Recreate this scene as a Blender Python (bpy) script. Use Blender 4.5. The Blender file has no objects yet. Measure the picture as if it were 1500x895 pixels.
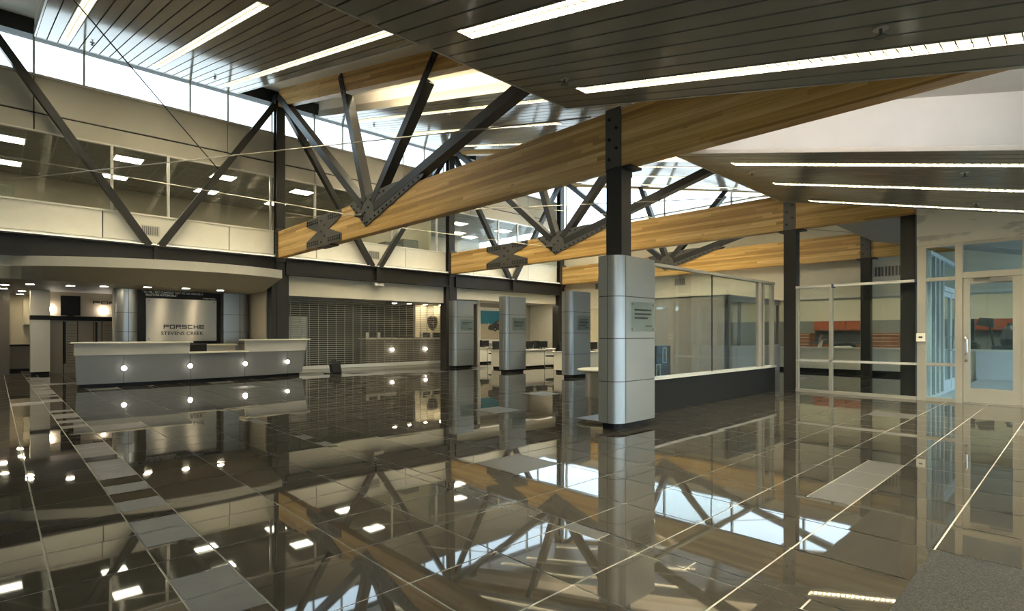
import bpy, bmesh, math, random
from mathutils import Vector, Matrix
random.seed(7)
SC = bpy.context.scene
COL = SC.collection
PI = math.pi

# ------------------------------------------------------------------ materials
def new_mat(name):
    m = bpy.data.materials.new(name); m.use_nodes = True
    nt = m.node_tree; b = nt.nodes['Principled BSDF']
    return m, nt, b

def simple(name, col, rough=0.5, metal=0.0, bump=0.0, bscale=40, var=0.06, vscale=3.0, spec=0.5):
    m, nt, b = new_mat(name)
    b.inputs['Roughness'].default_value = rough
    b.inputs['Metallic'].default_value = metal
    b.inputs['Specular IOR Level'].default_value = spec
    tc = nt.nodes.new('ShaderNodeTexCoord')
    nz = nt.nodes.new('ShaderNodeTexNoise'); nz.inputs['Scale'].default_value = vscale; nz.inputs['Detail'].default_value = 4
    nt.links.new(tc.outputs['Object'], nz.inputs['Vector'])
    mx = nt.nodes.new('ShaderNodeMixRGB')
    mx.inputs[1].default_value = (*[c * (1 - var) for c in col], 1)
    mx.inputs[2].default_value = (*[min(1, c * (1 + var)) for c in col], 1)
    nt.links.new(nz.outputs['Fac'], mx.inputs[0]); nt.links.new(mx.outputs[0], b.inputs['Base Color'])
    if bump:
        n2 = nt.nodes.new('ShaderNodeTexNoise'); n2.inputs['Scale'].default_value = bscale
        bp = nt.nodes.new('ShaderNodeBump'); bp.inputs['Strength'].default_value = bump; bp.inputs['Distance'].default_value = 0.01
        nt.links.new(tc.outputs['Object'], n2.inputs['Vector']); nt.links.new(n2.outputs['Fac'], bp.inputs['Height'])
        nt.links.new(bp.outputs[0], b.inputs['Normal'])
    return m

def emit(name, col, s):
    m = bpy.data.materials.new(name); m.use_nodes = True
    nt = m.node_tree; nt.nodes.clear()
    e = nt.nodes.new('ShaderNodeEmission'); o = nt.nodes.new('ShaderNodeOutputMaterial')
    e.inputs[0].default_value = (*col, 1); e.inputs[1].default_value = s
    nt.links.new(e.outputs[0], o.inputs[0])
    return m

def glass(name, tint=(0.93, 0.96, 0.95), gloss=1.0):
    m = bpy.data.materials.new(name); m.use_nodes = True
    nt = m.node_tree; nt.nodes.clear()
    o = nt.nodes.new('ShaderNodeOutputMaterial'); mx = nt.nodes.new('ShaderNodeMixShader')
    t = nt.nodes.new('ShaderNodeBsdfTransparent'); g = nt.nodes.new('ShaderNodeBsdfGlossy')
    f = nt.nodes.new('ShaderNodeFresnel')
    ge = nt.nodes.new('ShaderNodeNewGeometry'); io = nt.nodes.new('ShaderNodeMix'); io.inputs[2].default_value = 1.38; io.inputs[3].default_value = 1 / 1.38
    nt.links.new(ge.outputs['Backfacing'], io.inputs[0]); nt.links.new(io.outputs[0], f.inputs[0])
    t.inputs[0].default_value = (*tint, 1); g.inputs[0].default_value = (gloss, gloss, gloss, 1); g.inputs['Roughness'].default_value = 0.0
    nt.links.new(f.outputs[0], mx.inputs[0]); nt.links.new(t.outputs[0], mx.inputs[1]); nt.links.new(g.outputs[0], mx.inputs[2])
    nt.links.new(mx.outputs[0], o.inputs[0])
    return m

def wood_mat(name, c1, c2, c3):
    m, nt, b = new_mat(name)
    N = nt.nodes.new; L = nt.links.new
    tc = N('ShaderNodeTexCoord'); sp = N('ShaderNodeSeparateXYZ'); L(tc.outputs['Object'], sp.inputs[0])
    def mth(op, a, bb=None):
        n = N('ShaderNodeMath'); n.operation = op
        if isinstance(a, (int, float)): n.inputs[0].default_value = a
        else: L(a, n.inputs[0])
        if bb is not None:
            if isinstance(bb, (int, float)): n.inputs[1].default_value = bb
            else: L(bb, n.inputs[1])
        return n.outputs[0]
    lam = mth('FLOOR', mth('DIVIDE', sp.outputs['Z'], 0.062))
    w0 = N('ShaderNodeTexWhiteNoise'); w0.noise_dimensions = '1D'; L(lam, w0.inputs['W'])
    seg = mth('FLOOR', mth('ADD', mth('DIVIDE', sp.outputs['X'], 3.1), mth('MULTIPLY', w0.outputs['Value'], 7.0)))
    cb = N('ShaderNodeCombineXYZ'); L(lam, cb.inputs[0]); L(seg, cb.inputs[1])
    w1 = N('ShaderNodeTexWhiteNoise'); w1.noise_dimensions = '3D'; L(cb.outputs[0], w1.inputs['Vector'])
    mp = N('ShaderNodeMapping'); mp.inputs['Scale'].default_value = (0.5, 6, 26); L(tc.outputs['Object'], mp.inputs[0])
    nz = N('ShaderNodeTexNoise'); nz.inputs['Scale'].default_value = 2.2; nz.inputs['Detail'].default_value = 6; L(mp.outputs[0], nz.inputs['Vector'])
    r1 = N('ShaderNodeValToRGB'); r1.color_ramp.elements[0].color = (*c1, 1); r1.color_ramp.elements[1].color = (*c3, 1)
    e = r1.color_ramp.elements.new(0.5); e.color = (*c2, 1)
    fac = mth('ADD', mth('MULTIPLY', w1.outputs['Value'], 0.55), mth('MULTIPLY', nz.outputs['Fac'], 0.75))
    L(mth('SUBTRACT', fac, 0.17), r1.inputs[0])
    # knots
    mp2 = N('ShaderNodeMapping'); mp2.inputs['Scale'].default_value = (1.3, 1, 5.5); L(tc.outputs['Object'], mp2.inputs[0])
    vo = N('ShaderNodeTexVoronoi'); vo.inputs['Scale'].default_value = 1.2; L(mp2.outputs[0], vo.inputs['Vector'])
    kr = N('ShaderNodeValToRGB'); kr.color_ramp.elements[0].position = 0.03; kr.color_ramp.elements[1].position = 0.10
    kr.color_ramp.elements[0].color = (0.28, 0.2, 0.14, 1); kr.color_ramp.elements[1].color = (1, 1, 1, 1)
    L(vo.outputs['Distance'], kr.inputs[0])
    mx = N('ShaderNodeMixRGB'); mx.blend_type = 'MULTIPLY'; mx.inputs[0].default_value = 0.8
    L(r1.outputs[0], mx.inputs[1]); L(kr.outputs[0], mx.inputs[2]); L(mx.outputs[0], b.inputs['Base Color'])
    b.inputs['Roughness'].default_value = 0.42
    return m

def tile_mat(name, col, rough, wob):
    m, nt, b = new_mat(name)
    N = nt.nodes.new; L = nt.links.new
    tc = N('ShaderNodeTexCoord')
    nz = N('ShaderNodeTexNoise'); nz.inputs['Scale'].default_value = 9; nz.inputs['Detail'].default_value = 8; nz.inputs['Roughness'].default_value = 0.7
    L(tc.outputs['Object'], nz.inputs['Vector'])
    r = N('ShaderNodeValToRGB'); r.color_ramp.elements[0].position = 0.35; r.color_ramp.elements[1].position = 0.7
    r.color_ramp.elements[0].color = (*[c * 0.75 for c in col], 1); r.color_ramp.elements[1].color = (*[c * 1.3 for c in col], 1)
    L(nz.outputs['Fac'], r.inputs[0]); L(r.outputs[0], b.inputs['Base Color'])
    b.inputs['Roughness'].default_value = rough
    b.inputs['IOR'].default_value = 1.62
    n2 = N('ShaderNodeTexNoise'); n2.inputs['Scale'].default_value = 1.6; n2.inputs['Detail'].default_value = 1
    L(tc.outputs['Object'], n2.inputs['Vector'])
    bp = N('ShaderNodeBump'); bp.inputs['Strength'].default_value = wob; bp.inputs['Distance'].default_value = 0.006
    L(n2.outputs['Fac'], bp.inputs['Height']); L(bp.outputs[0], b.inputs['Normal'])
    return m

def brushed(name, col, rough, aniso):
    m, nt, b = new_mat(name)
    N = nt.nodes.new; L = nt.links.new
    b.inputs['Base Color'].default_value = (*col, 1); b.inputs['Metallic'].default_value = 1; b.inputs['Roughness'].default_value = rough
    b.inputs['Anisotropic'].default_value = aniso; b.inputs['Anisotropic Rotation'].default_value = 0.25
    tg = N('ShaderNodeTangent'); tg.direction_type = 'RADIAL'; tg.axis = 'Z'; L(tg.outputs[0], b.inputs['Tangent'])
    tc = N('ShaderNodeTexCoord'); mp = N('ShaderNodeMapping'); mp.inputs['Scale'].default_value = (4, 4, 160); L(tc.outputs['Object'], mp.inputs[0])
    nz = N('ShaderNodeTexNoise'); nz.inputs['Scale'].default_value = 3; L(mp.outputs[0], nz.inputs['Vector'])
    bp = N('ShaderNodeBump'); bp.inputs['Strength'].default_value = 0.08; bp.inputs['Distance'].default_value = 0.002
    L(nz.outputs['Fac'], bp.inputs['Height']); L(bp.outputs[0], b.inputs['Normal'])
    return m

def carpet_mat(name):
    m, nt, b = new_mat(name)
    N = nt.nodes.new; L = nt.links.new
    tc = N('ShaderNodeTexCoord'); nz = N('ShaderNodeTexNoise'); nz.inputs['Scale'].default_value = 130; nz.inputs['Detail'].default_value = 3
    L(tc.outputs['Object'], nz.inputs['Vector'])
    r = N('ShaderNodeValToRGB'); r.color_ramp.elements[0].position = 0.4; r.color_ramp.elements[1].position = 0.66
    r.color_ramp.elements[0].color = (0.003, 0.003, 0.0025, 1); r.color_ramp.elements[1].color = (0.034, 0.032, 0.026, 1)
    L(nz.outputs['Fac'], r.inputs[0]); L(r.outputs[0], b.inputs['Base Color']); b.inputs['Roughness'].default_value = 0.95
    bp = N('ShaderNodeBump'); bp.inputs['Strength'].default_value = 0.8; bp.inputs['Distance'].default_value = 0.006
    L(nz.outputs['Fac'], bp.inputs['Height']); L(bp.outputs[0], b.inputs['Normal'])
    return m

def stained_wall(name, col):
    m, nt, b = new_mat(name)
    N = nt.nodes.new; L = nt.links.new
    tc = N('ShaderNodeTexCoord'); mp = N('ShaderNodeMapping'); mp.inputs['Scale'].default_value = (1, 1.1, 2.6); L(tc.outputs['Object'], mp.inputs[0])
    nz = N('ShaderNodeTexNoise'); nz.inputs['Scale'].default_value = 1.7; nz.inputs['Detail'].default_value = 3; L(mp.outputs[0], nz.inputs['Vector'])
    r = N('ShaderNodeValToRGB'); r.color_ramp.elements[0].position = 0.55; r.color_ramp.elements[1].position = 0.62
    r.color_ramp.elements[0].color = (*col, 1); r.color_ramp.elements[1].color = (*[c * 0.72 for c in col], 1)
    L(nz.outputs['Fac'], r.inputs[0]); L(r.outputs[0], b.inputs['Base Color']); b.inputs['Roughness'].default_value = 0.7
    return m

M = {}
M['wall'] = simple('painted wall', (0.82, 0.77, 0.63), 0.65)
M['cream'] = simple('cream wall', (0.76, 0.69, 0.50), 0.6)
M['white'] = simple('white panel', (0.86, 0.82, 0.70), 0.45)
M['gyp'] = simple('gypsum soffit', (0.74, 0.71, 0.65), 0.75)
M['gyp_grey'] = simple('grey gypsum', (0.42, 0.42, 0.41), 0.6)
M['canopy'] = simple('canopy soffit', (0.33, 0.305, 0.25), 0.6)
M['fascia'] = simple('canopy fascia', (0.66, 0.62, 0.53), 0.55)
M['band'] = simple('taupe band', (0.50, 0.46, 0.37), 0.6)
M['greywall'] = simple('grey office wall', (0.40, 0.38, 0.34), 0.6)
M['taupe'] = simple('taupe slat wall', (0.15, 0.13, 0.10), 0.5)
M['stain'] = stained_wall('stained wall', (0.86, 0.78, 0.62))
M['slatwall'] = simple('brown slat wall', (0.36, 0.31, 0.225), 0.45)
M['glulam'] = wood_mat('glulam timber', (0.29, 0.145, 0.032), (0.61, 0.36, 0.10), (0.98, 0.72, 0.32))
M['glulam_dark'] = wood_mat('glulam soffit', (0.20, 0.09, 0.03), (0.28, 0.14, 0.05), (0.36, 0.20, 0.08))
M['steel'] = simple('charcoal steel', (0.027, 0.025, 0.022), 0.40, 0.0, spec=0.4, var=0.15)
M['plate'] = simple('grey steel plate', (0.095, 0.09, 0.08), 0.42, 0.3, var=0.12)
M['bolt'] = simple('black bolt', (0.015, 0.015, 0.015), 0.35, 0.6)
M['slat'] = simple('bronze metal slat', (0.33, 0.305, 0.255), 0.10, 0.0, var=0.12, vscale=0.8, spec=0.045)
M['slatback'] = simple('dark slat gap', (0.012, 0.012, 0.011), 0.8)
M['panel_edge'] = simple('panel edge trim', (0.45, 0.42, 0.36), 0.35, 0.5)
M['silver'] = simple('silver metal cladding', (0.335, 0.355, 0.36), 0.34, 0.75, var=0.03)
M['joint'] = simple('dark joint', (0.02, 0.02, 0.02), 0.6)
M['alu'] = simple('champagne aluminium', (0.46, 0.43, 0.36), 0.38, 0.45, var=0.03)
M['alu_light'] = simple('bright aluminium', (0.72, 0.69, 0.62), 0.35, 0.4, var=0.03)
M['black'] = simple('black laminate', (0.008, 0.008, 0.008), 0.5, spec=0.25)
M['blackmat'] = simple('black fabric', (0.014, 0.014, 0.015), 0.8)
M['chrome'] = simple('chrome', (0.8, 0.8, 0.8), 0.12, 1.0, var=0.0)
M['deskgrey'] = simple('grey desk panel', (0.17, 0.17, 0.165), 0.45, 0.2, var=0.05, vscale=12)
M['deskwhite'] = simple('pale desk upstand', (0.58, 0.55, 0.48), 0.5)
M['desktop'] = simple('ivory counter top', (0.86, 0.80, 0.60), 0.3)
M['sign'] = brushed('brushed steel sign', (0.50, 0.46, 0.385), 0.36, 0.95)
M['brush'] = brushed('brushed steel base', (0.55, 0.53, 0.48), 0.3, 0.6)
M['letter'] = simple('dark lettering', (0.02, 0.018, 0.016), 0.4)
M['letterwhite'] = simple('white lettering', (0.85, 0.85, 0.82), 0.5)
M['tile'] = tile_mat('polished dark tile', (0.042, 0.038, 0.031), 0.025, 0.10)
M['tile_wavy'] = tile_mat('polished wavy tile', (0.022, 0.020, 0.017), 0.05, 0.9)
M['tile_matt'] = tile_mat('matt grey tile', (0.054, 0.052, 0.046), 0.40, 0.03)
M['grout'] = simple('pale grout', (0.50, 0.48, 0.42), 0.8)
M['carpet'] = carpet_mat('speckled carpet')
M['pave'] = simple('pale paving', (0.36, 0.36, 0.35), 0.9)
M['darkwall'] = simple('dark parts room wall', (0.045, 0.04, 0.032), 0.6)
M['officewall'] = simple('warm office wall', (0.40, 0.345, 0.25), 0.7)
M['lobbyfloor'] = simple('pale lobby floor', (0.62, 0.64, 0.64), 0.35)
M['glass'] = glass('clear glass')
M['glass_blue'] = glass('blue tinted glass', (0.86, 0.95, 0.98))
M['glass_door'] = glass('door glass', (0.84, 0.94, 0.98))
M['acrylic'] = glass('acrylic plaque', (0.88, 0.93, 0.92))
M['rod'] = simple('galvanised rod', (0.45, 0.42, 0.36), 0.35, 0.7)
M['rod_dark'] = simple('dark rod', (0.03, 0.03, 0.03), 0.4, 0.5)
M['grille'] = simple('shutter rod', (0.42, 0.385, 0.30), 0.4, 0.5)
M['vent'] = simple('grey vent', (0.20, 0.195, 0.18), 0.5, 0.3)
M['ventwhite'] = simple('pale vent frame', (0.70, 0.67, 0.58), 0.5)
M['orange'] = simple('orange steel', (0.42, 0.10, 0.035), 0.4)
M['orange_wood'] = simple('brown tool chest', (0.36, 0.13, 0.05), 0.4)
M['greyband'] = simple('grey painted wall', (0.28, 0.28, 0.25), 0.6)
M['officeceil'] = simple('office ceiling tile', (0.22, 0.205, 0.17), 0.8)
M['machine'] = simple('grey machine', (0.10, 0.11, 0.11), 0.4, 0.3)
M['bluecounter'] = simple('pale counter front', (0.74, 0.76, 0.76), 0.5)
M['sky_teal'] = simple('poster sky', (0.010, 0.20, 0.30), 0.35, var=0.3, vscale=1.5)
M['sand'] = simple('poster sand', (0.50, 0.44, 0.32), 0.4, var=0.1, vscale=6)
M['poster_white'] = simple('poster border', (0.82, 0.80, 0.72), 0.5)
M['car_grey'] = simple('printed dark coupe', (0.05, 0.05, 0.052), 0.35)
M['car_light'] = simple('printed pale wheel', (0.22, 0.21, 0.2), 0.35)
M['louver'] = simple('louver blade', (0.06, 0.057, 0.045), 0.5, 0.0, spec=0.2)
M['blue_tape'] = simple('blue tape', (0.03, 0.04, 0.10), 0.6)
WARM = (1.0, 0.90, 0.63)
M['lamp'] = emit('linear lamp', WARM, 46.0)
M['lamp_high'] = emit('high linear lamp', WARM, 28.0)
M['troffer'] = emit('troffer lens', (1.0, 0.90, 0.68), 6.0)
M['globe'] = emit('globe lamp', (1.0, 0.90, 0.78), 14.0)
M['down'] = emit('downlight lens', (1.0, 0.85, 0.60), 40.0)
M['cove'] = emit('added cove tube', (1.0, 0.88, 0.62), 26.0)
M['added_cove_white'] = emit('white added cove tube', (0.95, 0.96, 1.0), 9.0)
M['washer'] = emit('added washer tube', (1.0, 0.92, 0.74), 2.6)
M['tube'] = emit('added shop tube', (1.0, 0.92, 0.74), 9.0)

# ------------------------------------------------------------------ mesh helpers
OFF = {}
class MB:
    def __init__(s): s.v = []; s.f = []; s.mi = []; s.cur = 0
    def face(s, pts):
        i = len(s.v); s.v += [tuple(p) for p in pts]; s.f.append(tuple(range(i, i + len(pts)))); s.mi.append(s.cur)
    def hexa(s, p):          # 8 points: bottom 4 ccw, top 4 ccw
        i = len(s.v); s.v += [tuple(q) for q in p]
        for f in ((3, 2, 1, 0), (4, 5, 6, 7), (0, 1, 5, 4), (1, 2, 6, 5), (2, 3, 7, 6), (3, 0, 4, 7)):
            s.f.append(tuple(i + k for k in f)); s.mi.append(s.cur)
        return s
    def box(s, x0, x1, y0, y1, z0, z1):
        if x0 > x1: x0, x1 = x1, x0
        if y0 > y1: y0, y1 = y1, y0
        if z0 > z1: z0, z1 = z1, z0
        return s.hexa([(x0, y0, z0), (x1, y0, z0), (x1, y1, z0), (x0, y1, z0), (x0, y0, z1), (x1, y0, z1), (x1, y1, z1), (x0, y1, z1)])
    def slope(s, x0, x1, y0, y1, c0, c1, k=0.23):   # slab between planes z=c0+k*y and z=c1+k*y
        return s.hexa([(x0, y0, c0 + k * y0), (x1, y0, c0 + k * y0), (x1, y1, c0 + k * y1), (x0, y1, c0 + k * y1),
                       (x0, y0, c1 + k * y0), (x1, y0, c1 + k * y0), (x1, y1, c1 + k * y1), (x0, y1, c1 + k * y1)])
    def bar(s, p0, p1, w, h, up=(0, 0, 1)):
        p0, p1 = Vector(p0), Vector(p1); d = (p1 - p0).normalized(); u = Vector(up)
        if abs(d.dot(u)) > 0.98: u = Vector((0, 1, 0))
        r = d.cross(u).normalized() * (w / 2); t = r.cross(d).normalized() * (h / 2)
        q = [p0 - r - t, p0 + r - t, p1 + r - t, p1 - r - t, p0 - r + t, p0 + r + t, p1 + r + t, p1 - r + t]
        return s.hexa(q)
    def prism(s, poly, fn, a, b):      # poly list of 2d, fn(u,v,w)->3d
        n = len(poly); i = len(s.v)
        s.v += [tuple(fn(u, v, a)) for u, v in poly] + [tuple(fn(u, v, b)) for u, v in poly]
        s.f.append(tuple(range(i + n - 1, i - 1, -1))); s.f.append(tuple(range(i + n, i + 2 * n))); s.mi += [s.cur, s.cur]
        for k in range(n):
            j = (k + 1) % n; s.f.append((i + k, i + j, i + n + j, i + n + k)); s.mi.append(s.cur)
        return s
    def tube(s, pts, r, n=8, closed=False):
        pts = [Vector(p) for p in pts]; m = len(pts); base = len(s.v)
        prev = None
        for k, p in enumerate(pts):
            d = (pts[min(k + 1, m - 1)] - pts[max(k - 1, 0)]).normalized()
            if prev is None:
                a = Vector((0, 0, 1)) if abs(d.z) < 0.9 else Vector((1, 0, 0))
                u = d.cross(a).normalized()
            else:
                u = (prev - d * prev.dot(d)).normalized()
            prev = u; w = d.cross(u)
            rr = r[k] if isinstance(r, (list, tuple)) else r
            for q in range(n):
                t = 2 * PI * q / n; s.v.append(tuple(p + u * rr * math.cos(t) + w * rr * math.sin(t)))
        for k in range(m - 1):
            for q in range(n):
                q2 = (q + 1) % n
                s.f.append((base + k * n + q, base + k * n + q2, base + (k + 1) * n + q2, base + (k + 1) * n + q)); s.mi.append(s.cur)
        s.f.append(tuple(base + q for q in range(n - 1, -1, -1))); s.f.append(tuple(base + (m - 1) * n + q for q in range(n))); s.mi += [s.cur, s.cur]
        return s
    def lathe(s, c, prof, n=24):       # prof list of (r,z)
        base = len(s.v)
        for r, z in prof:
            for q in range(n):
                t = 2 * PI * q / n; s.v.append((c[0] + r * math.cos(t), c[1] + r * math.sin(t), c[2] + z))
        for k in range(len(prof) - 1):
            for q in range(n):
                q2 = (q + 1) % n
                s.f.append((base + k * n + q, base + k * n + q2, base + (k + 1) * n + q2, base + (k + 1) * n + q)); s.mi.append(s.cur)
        s.f.append(tuple(base + q for q in range(n - 1, -1, -1))); s.f.append(tuple(base + (len(prof) - 1) * n + q for q in range(n))); s.mi += [s.cur, s.cur]
        return s
    def build(s, name, mat, parent=None, smooth=False, bevel=0.0, base=None, fix=True):
        off = OFF.get(parent.name, Vector((0, 0, 0))) if parent else Vector(base or (0, 0, 0))
        me = bpy.data.meshes.new(name)
        me.from_pydata([tuple(Vector(v) - off) for v in s.v], [], s.f)
        mats = mat if isinstance(mat, (list, tuple)) else [mat]
        for m in mats: me.materials.append(M[m] if isinstance(m, str) else m)
        for p, i in zip(me.polygons, s.mi): p.material_index = i
        if fix:
            bm = bmesh.new(); bm.from_mesh(me); bmesh.ops.recalc_face_normals(bm, faces=bm.faces)
            bm.to_mesh(me); bm.free()
        if smooth:
            for p in me.polygons: p.use_smooth = True
            try: me.set_sharp_from_angle(angle=math.radians(40))
            except Exception: pass
        me.update()
        o = bpy.data.objects.new(name, me); COL.objects.link(o)
        if parent: o.parent = parent; OFF[o.name] = off.copy()
        else: o.location = off; OFF[o.name] = off.copy()
        if bevel:
            md = o.modifiers.new('edge', 'BEVEL'); md.width = bevel; md.segments = 2; md.limit_method = 'ANGLE'
        return o

def tag(o, label=None, cat=None, group=None, kind=None):
    if label: o['label'] = label
    if cat: o['category'] = cat
    if group: o['group'] = group
    if kind: o['kind'] = kind
    return o

def thing(name, loc, label, cat, group=None):
    o = bpy.data.objects.new(name, None); COL.objects.link(o); o.location = loc; o.empty_display_size = 0.1
    OFF[o.name] = Vector(loc)
    return tag(o, label, cat, group)

def struct(o): o['kind'] = 'structure'; return o

def beam(name, p0, p1, w, h, mat, parent=None, up=(0, 0, 1), section='box'):
    """bar in its own local frame: x along, z depth"""
    p0, p1 = Vector(p0), Vector(p1); d = (p1 - p0); L = d.length; d.normalize(); u = Vector(up)
    if abs(d.dot(u)) > 0.98: u = Vector((0, 1, 0))
    y = u.cross(d).normalized(); z = d.cross(y)
    mb = MB()
    if section == 'box': mb.box(0, L, -w / 2, w / 2, -h / 2, h / 2)
    else:
        t = 0.022
        mb.box(0, L, -w / 2, w / 2, -h / 2, -h / 2 + t); mb.box(0, L, -w / 2, w / 2, h / 2 - t, h / 2); mb.box(0, L, -0.01, 0.01, -h / 2 + t, h / 2 - t)
    me_o = mb.build(name, mat)
    off = OFF.get(parent.name, Vector((0, 0, 0))) if parent else Vector((0, 0, 0))
    R = Matrix((d, y, z)).transposed()
    me_o.matrix_local = Matrix.Translation(p0 - off) @ R.to_4x4()
    if parent: me_o.parent = parent; me_o.matrix_local = Matrix.Translation(p0 - off) @ R.to_4x4()
    return me_o

def dup(root, loc, rz=None, label=None):
    r = root.copy(); COL.objects.link(r); r.location = loc
    if rz is not None: r.rotation_euler = (0, 0, rz)
    if label: r['label'] = label
    for ch in list(root.children):
        c = ch.copy(); COL.objects.link(c); c.parent = r
        for g in list(ch.children):
            d = g.copy(); COL.objects.link(d); d.parent = c
    return r

def text_obj(name, s, size, loc, mat, parent, sx=1.0, depth=0.004, align='LEFT', bold=0.0):
    cu = bpy.data.curves.new(name, 'FONT'); cu.body = s; cu.size = size; cu.extrude = depth / 2; cu.offset = bold
    cu.align_x = align; cu.resolution_u = 3
    t = bpy.data.objects.new(name + '_tmp', cu); COL.objects.link(t)
    bpy.context.view_layer.update()
    me = bpy.data.meshes.new_from_object(t.evaluated_get(bpy.context.evaluated_depsgraph_get()))
    bpy.data.objects.remove(t); me.name = name
    off = OFF[parent.name]
    for v in me.vertices:
        x, y, z = v.co; v.co = Vector((loc[0] + x * sx, loc[1] - z, loc[2] + y)) - off
    me.materials.clear(); me.materials.append(M[mat])
    o = bpy.data.objects.new(name, me); COL.objects.link(o); o.parent = parent; OFF[o.name] = off.copy()
    return o

GR = 'X'
# ================================================================== SETTING: floor
def lines(a, b, p):
    r = []; x = a
    while x < b: r.append(x); x += p
    return r
xl = sorted([-5.1 + 0.59 * k for k in range(0, 9)] + [0.21, 0.65, 0.94, 1.53, 2.12, 2.70, 2.83] + lines(3.42, 28, 0.59))
xl = [x for i, x in enumerate(xl) if i == 0 or x - xl[i - 1] > 0.08]
yl = lines(-3.49, 26, 0.586)
mb = MB()
mb.cur = 2; mb.face([(-5.1, -3.5, -0.004), (28, -3.5, -0.004), (28, 26, -0.004), (-5.1, 26, -0.004)])
g = 0.0048
for i in range(len(xl) - 1):
    for j in range(len(yl) - 1):
        x0, x1, y0, y1 = xl[i] + g, xl[i + 1] - g, yl[j] + g, yl[j + 1] - g
        ys = [(y0, y1)]
        near = (x1 - x0) < 0.35 and x0 > 0.2
        if 4.4 < x0 < 6.3 and 1.0 < y0 < 1.3: ys = [(y0, y0 + 0.29), (y0 + 0.29 + 2 * g, y1)]
        if near: ym = (y0 + y1) / 2; ys = [(y0, ym - g), (ym + g, y1)]
        for (a, b) in ys:
            mb.cur = 0
            if 7.0 < x0 < 13.0 and 13.2 < a < 18: mb.cur = 3
            if near and random.random() < (0.5 if x0 < 1 else 0.12): mb.cur = 1
            elif not near and random.random() < 0.035: mb.cur = 1
            if len(ys) == 2 and not near: mb.cur = 1 if a == y0 else 0
            tx, ty = random.gauss(0, 0.0011), random.gauss(0, 0.0011)
            cx, cy = (x0 + x1) / 2, (a + b) / 2
            mb.face([(x, y, tx * (x - cx) + ty * (y - cy)) for x, y in ((x0, a), (x1, a), (x1, b), (x0, b))])
struct(mb.build('floor', ['tile', 'tile_matt', 'grout', 'tile_wavy'], fix=False))
struct(MB().box(-60, 80, -70, -3.5, -0.3, -0.03).box(-60, -5.1, -3.5, 60, -0.3, -0.03).build('ground', 'pave'))

# ================================================================== SETTING: ceilings
# sloping gypsum planes (rise towards the clerestory) and the vertical step between them
struct(MB().slope(-5.1, 19.9, 4.42, 17.9, 4.84, 5.25).build('ceiling', 'gyp'))
struct(MB().slope(-5.1, 28.2, -3.5, 4.42, 3.64, 3.94).build('ceiling', 'gyp'))
struct(MB().box(-5.1, 19.9, 4.42, 4.60, 4.66, 6.3).build('wall_step', 'gyp'))

def metal_panel(x0, n, y0, y1, c, slots, edge):
    """dropped metal slat ceiling with plaster bulkhead; slots = indexes left open for lights"""
    x1 = x0 + 0.2 * n
    mb = MB()
    for k in range(n):
        if k in slots: continue
        a = x0 + 0.2 * k
        mb.slope(a + 0.011, a + 0.189, y0, y1, c, c + 0.03)
    struct(mb.build('ceiling_panel', 'slat'))
    mb = MB()
    mb.slope(x0, x1, y0 + 0.01, y1 - 0.01, c + 0.13, c + 0.15)                # dark backing
    struct(mb.build('ceiling_backing', 'slatback'))
    mb = MB()
    for a, b in ((x0 - 0.03, x0), (x1, x1 + 0.03)): mb.slope(a, b, y0, y1, c - 0.005, c + edge)
    mb.slope(x0 - 0.03, x1 + 0.03, y1, y1 + 0.03, c - 0.005, c + edge)
    mb.slope(x0 - 0.03, x1 + 0.03, y0 - 0.03, y0, c - 0.005, c + edge)
    struct(mb.build('ceiling_trim', 'panel_edge'))
    mb = MB()
    top = 0.61 if c < 4 else 0.50
    for a, b in ((x0 - 0.02, x0 + 0.04), (x1 - 0.04, x1 + 0.02)): mb.slope(a, b, y0, y1, c + edge, c + top)
    mb.slope(x0 - 0.02, x1 + 0.02, y1 - 0.04, y1 + 0.02, c + edge, c + top)
    mb.slope(x0 - 0.02, x1 + 0.02, y0 - 0.02, y0 + 0.04, c + edge, c + top)
    struct(mb.build('ceiling_bulkhead', 'gyp'))

metal_panel(0.7, 22, 4.66, 17.0, 4.35, (2, 11, 19), 0.2)
metal_panel(7.6, 23, 4.66, 17.0, 4.35, (3, 11, 20), 0.2)
metal_panel(14.2, 23, 4.66, 17.0, 4.35, (3, 11, 20), 0.2)
metal_panel(0.7, 22, -3.3, 4.40, 3.04, (11, 19), 0.05)
metal_panel(7.6, 22, -3.3, 4.40, 3.04, (3, 11, 20), 0.05)
struct(MB().slope(13.4, 19.2, 0.6, 4.40, 3.04, 3.10).slope(13.4, 13.46, 0.6, 4.4, 3.10, 3.66).slope(13.4, 19.2, 4.34, 4.4, 3.10, 3.66).build('ceiling_panel', 'gyp_grey'))

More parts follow.
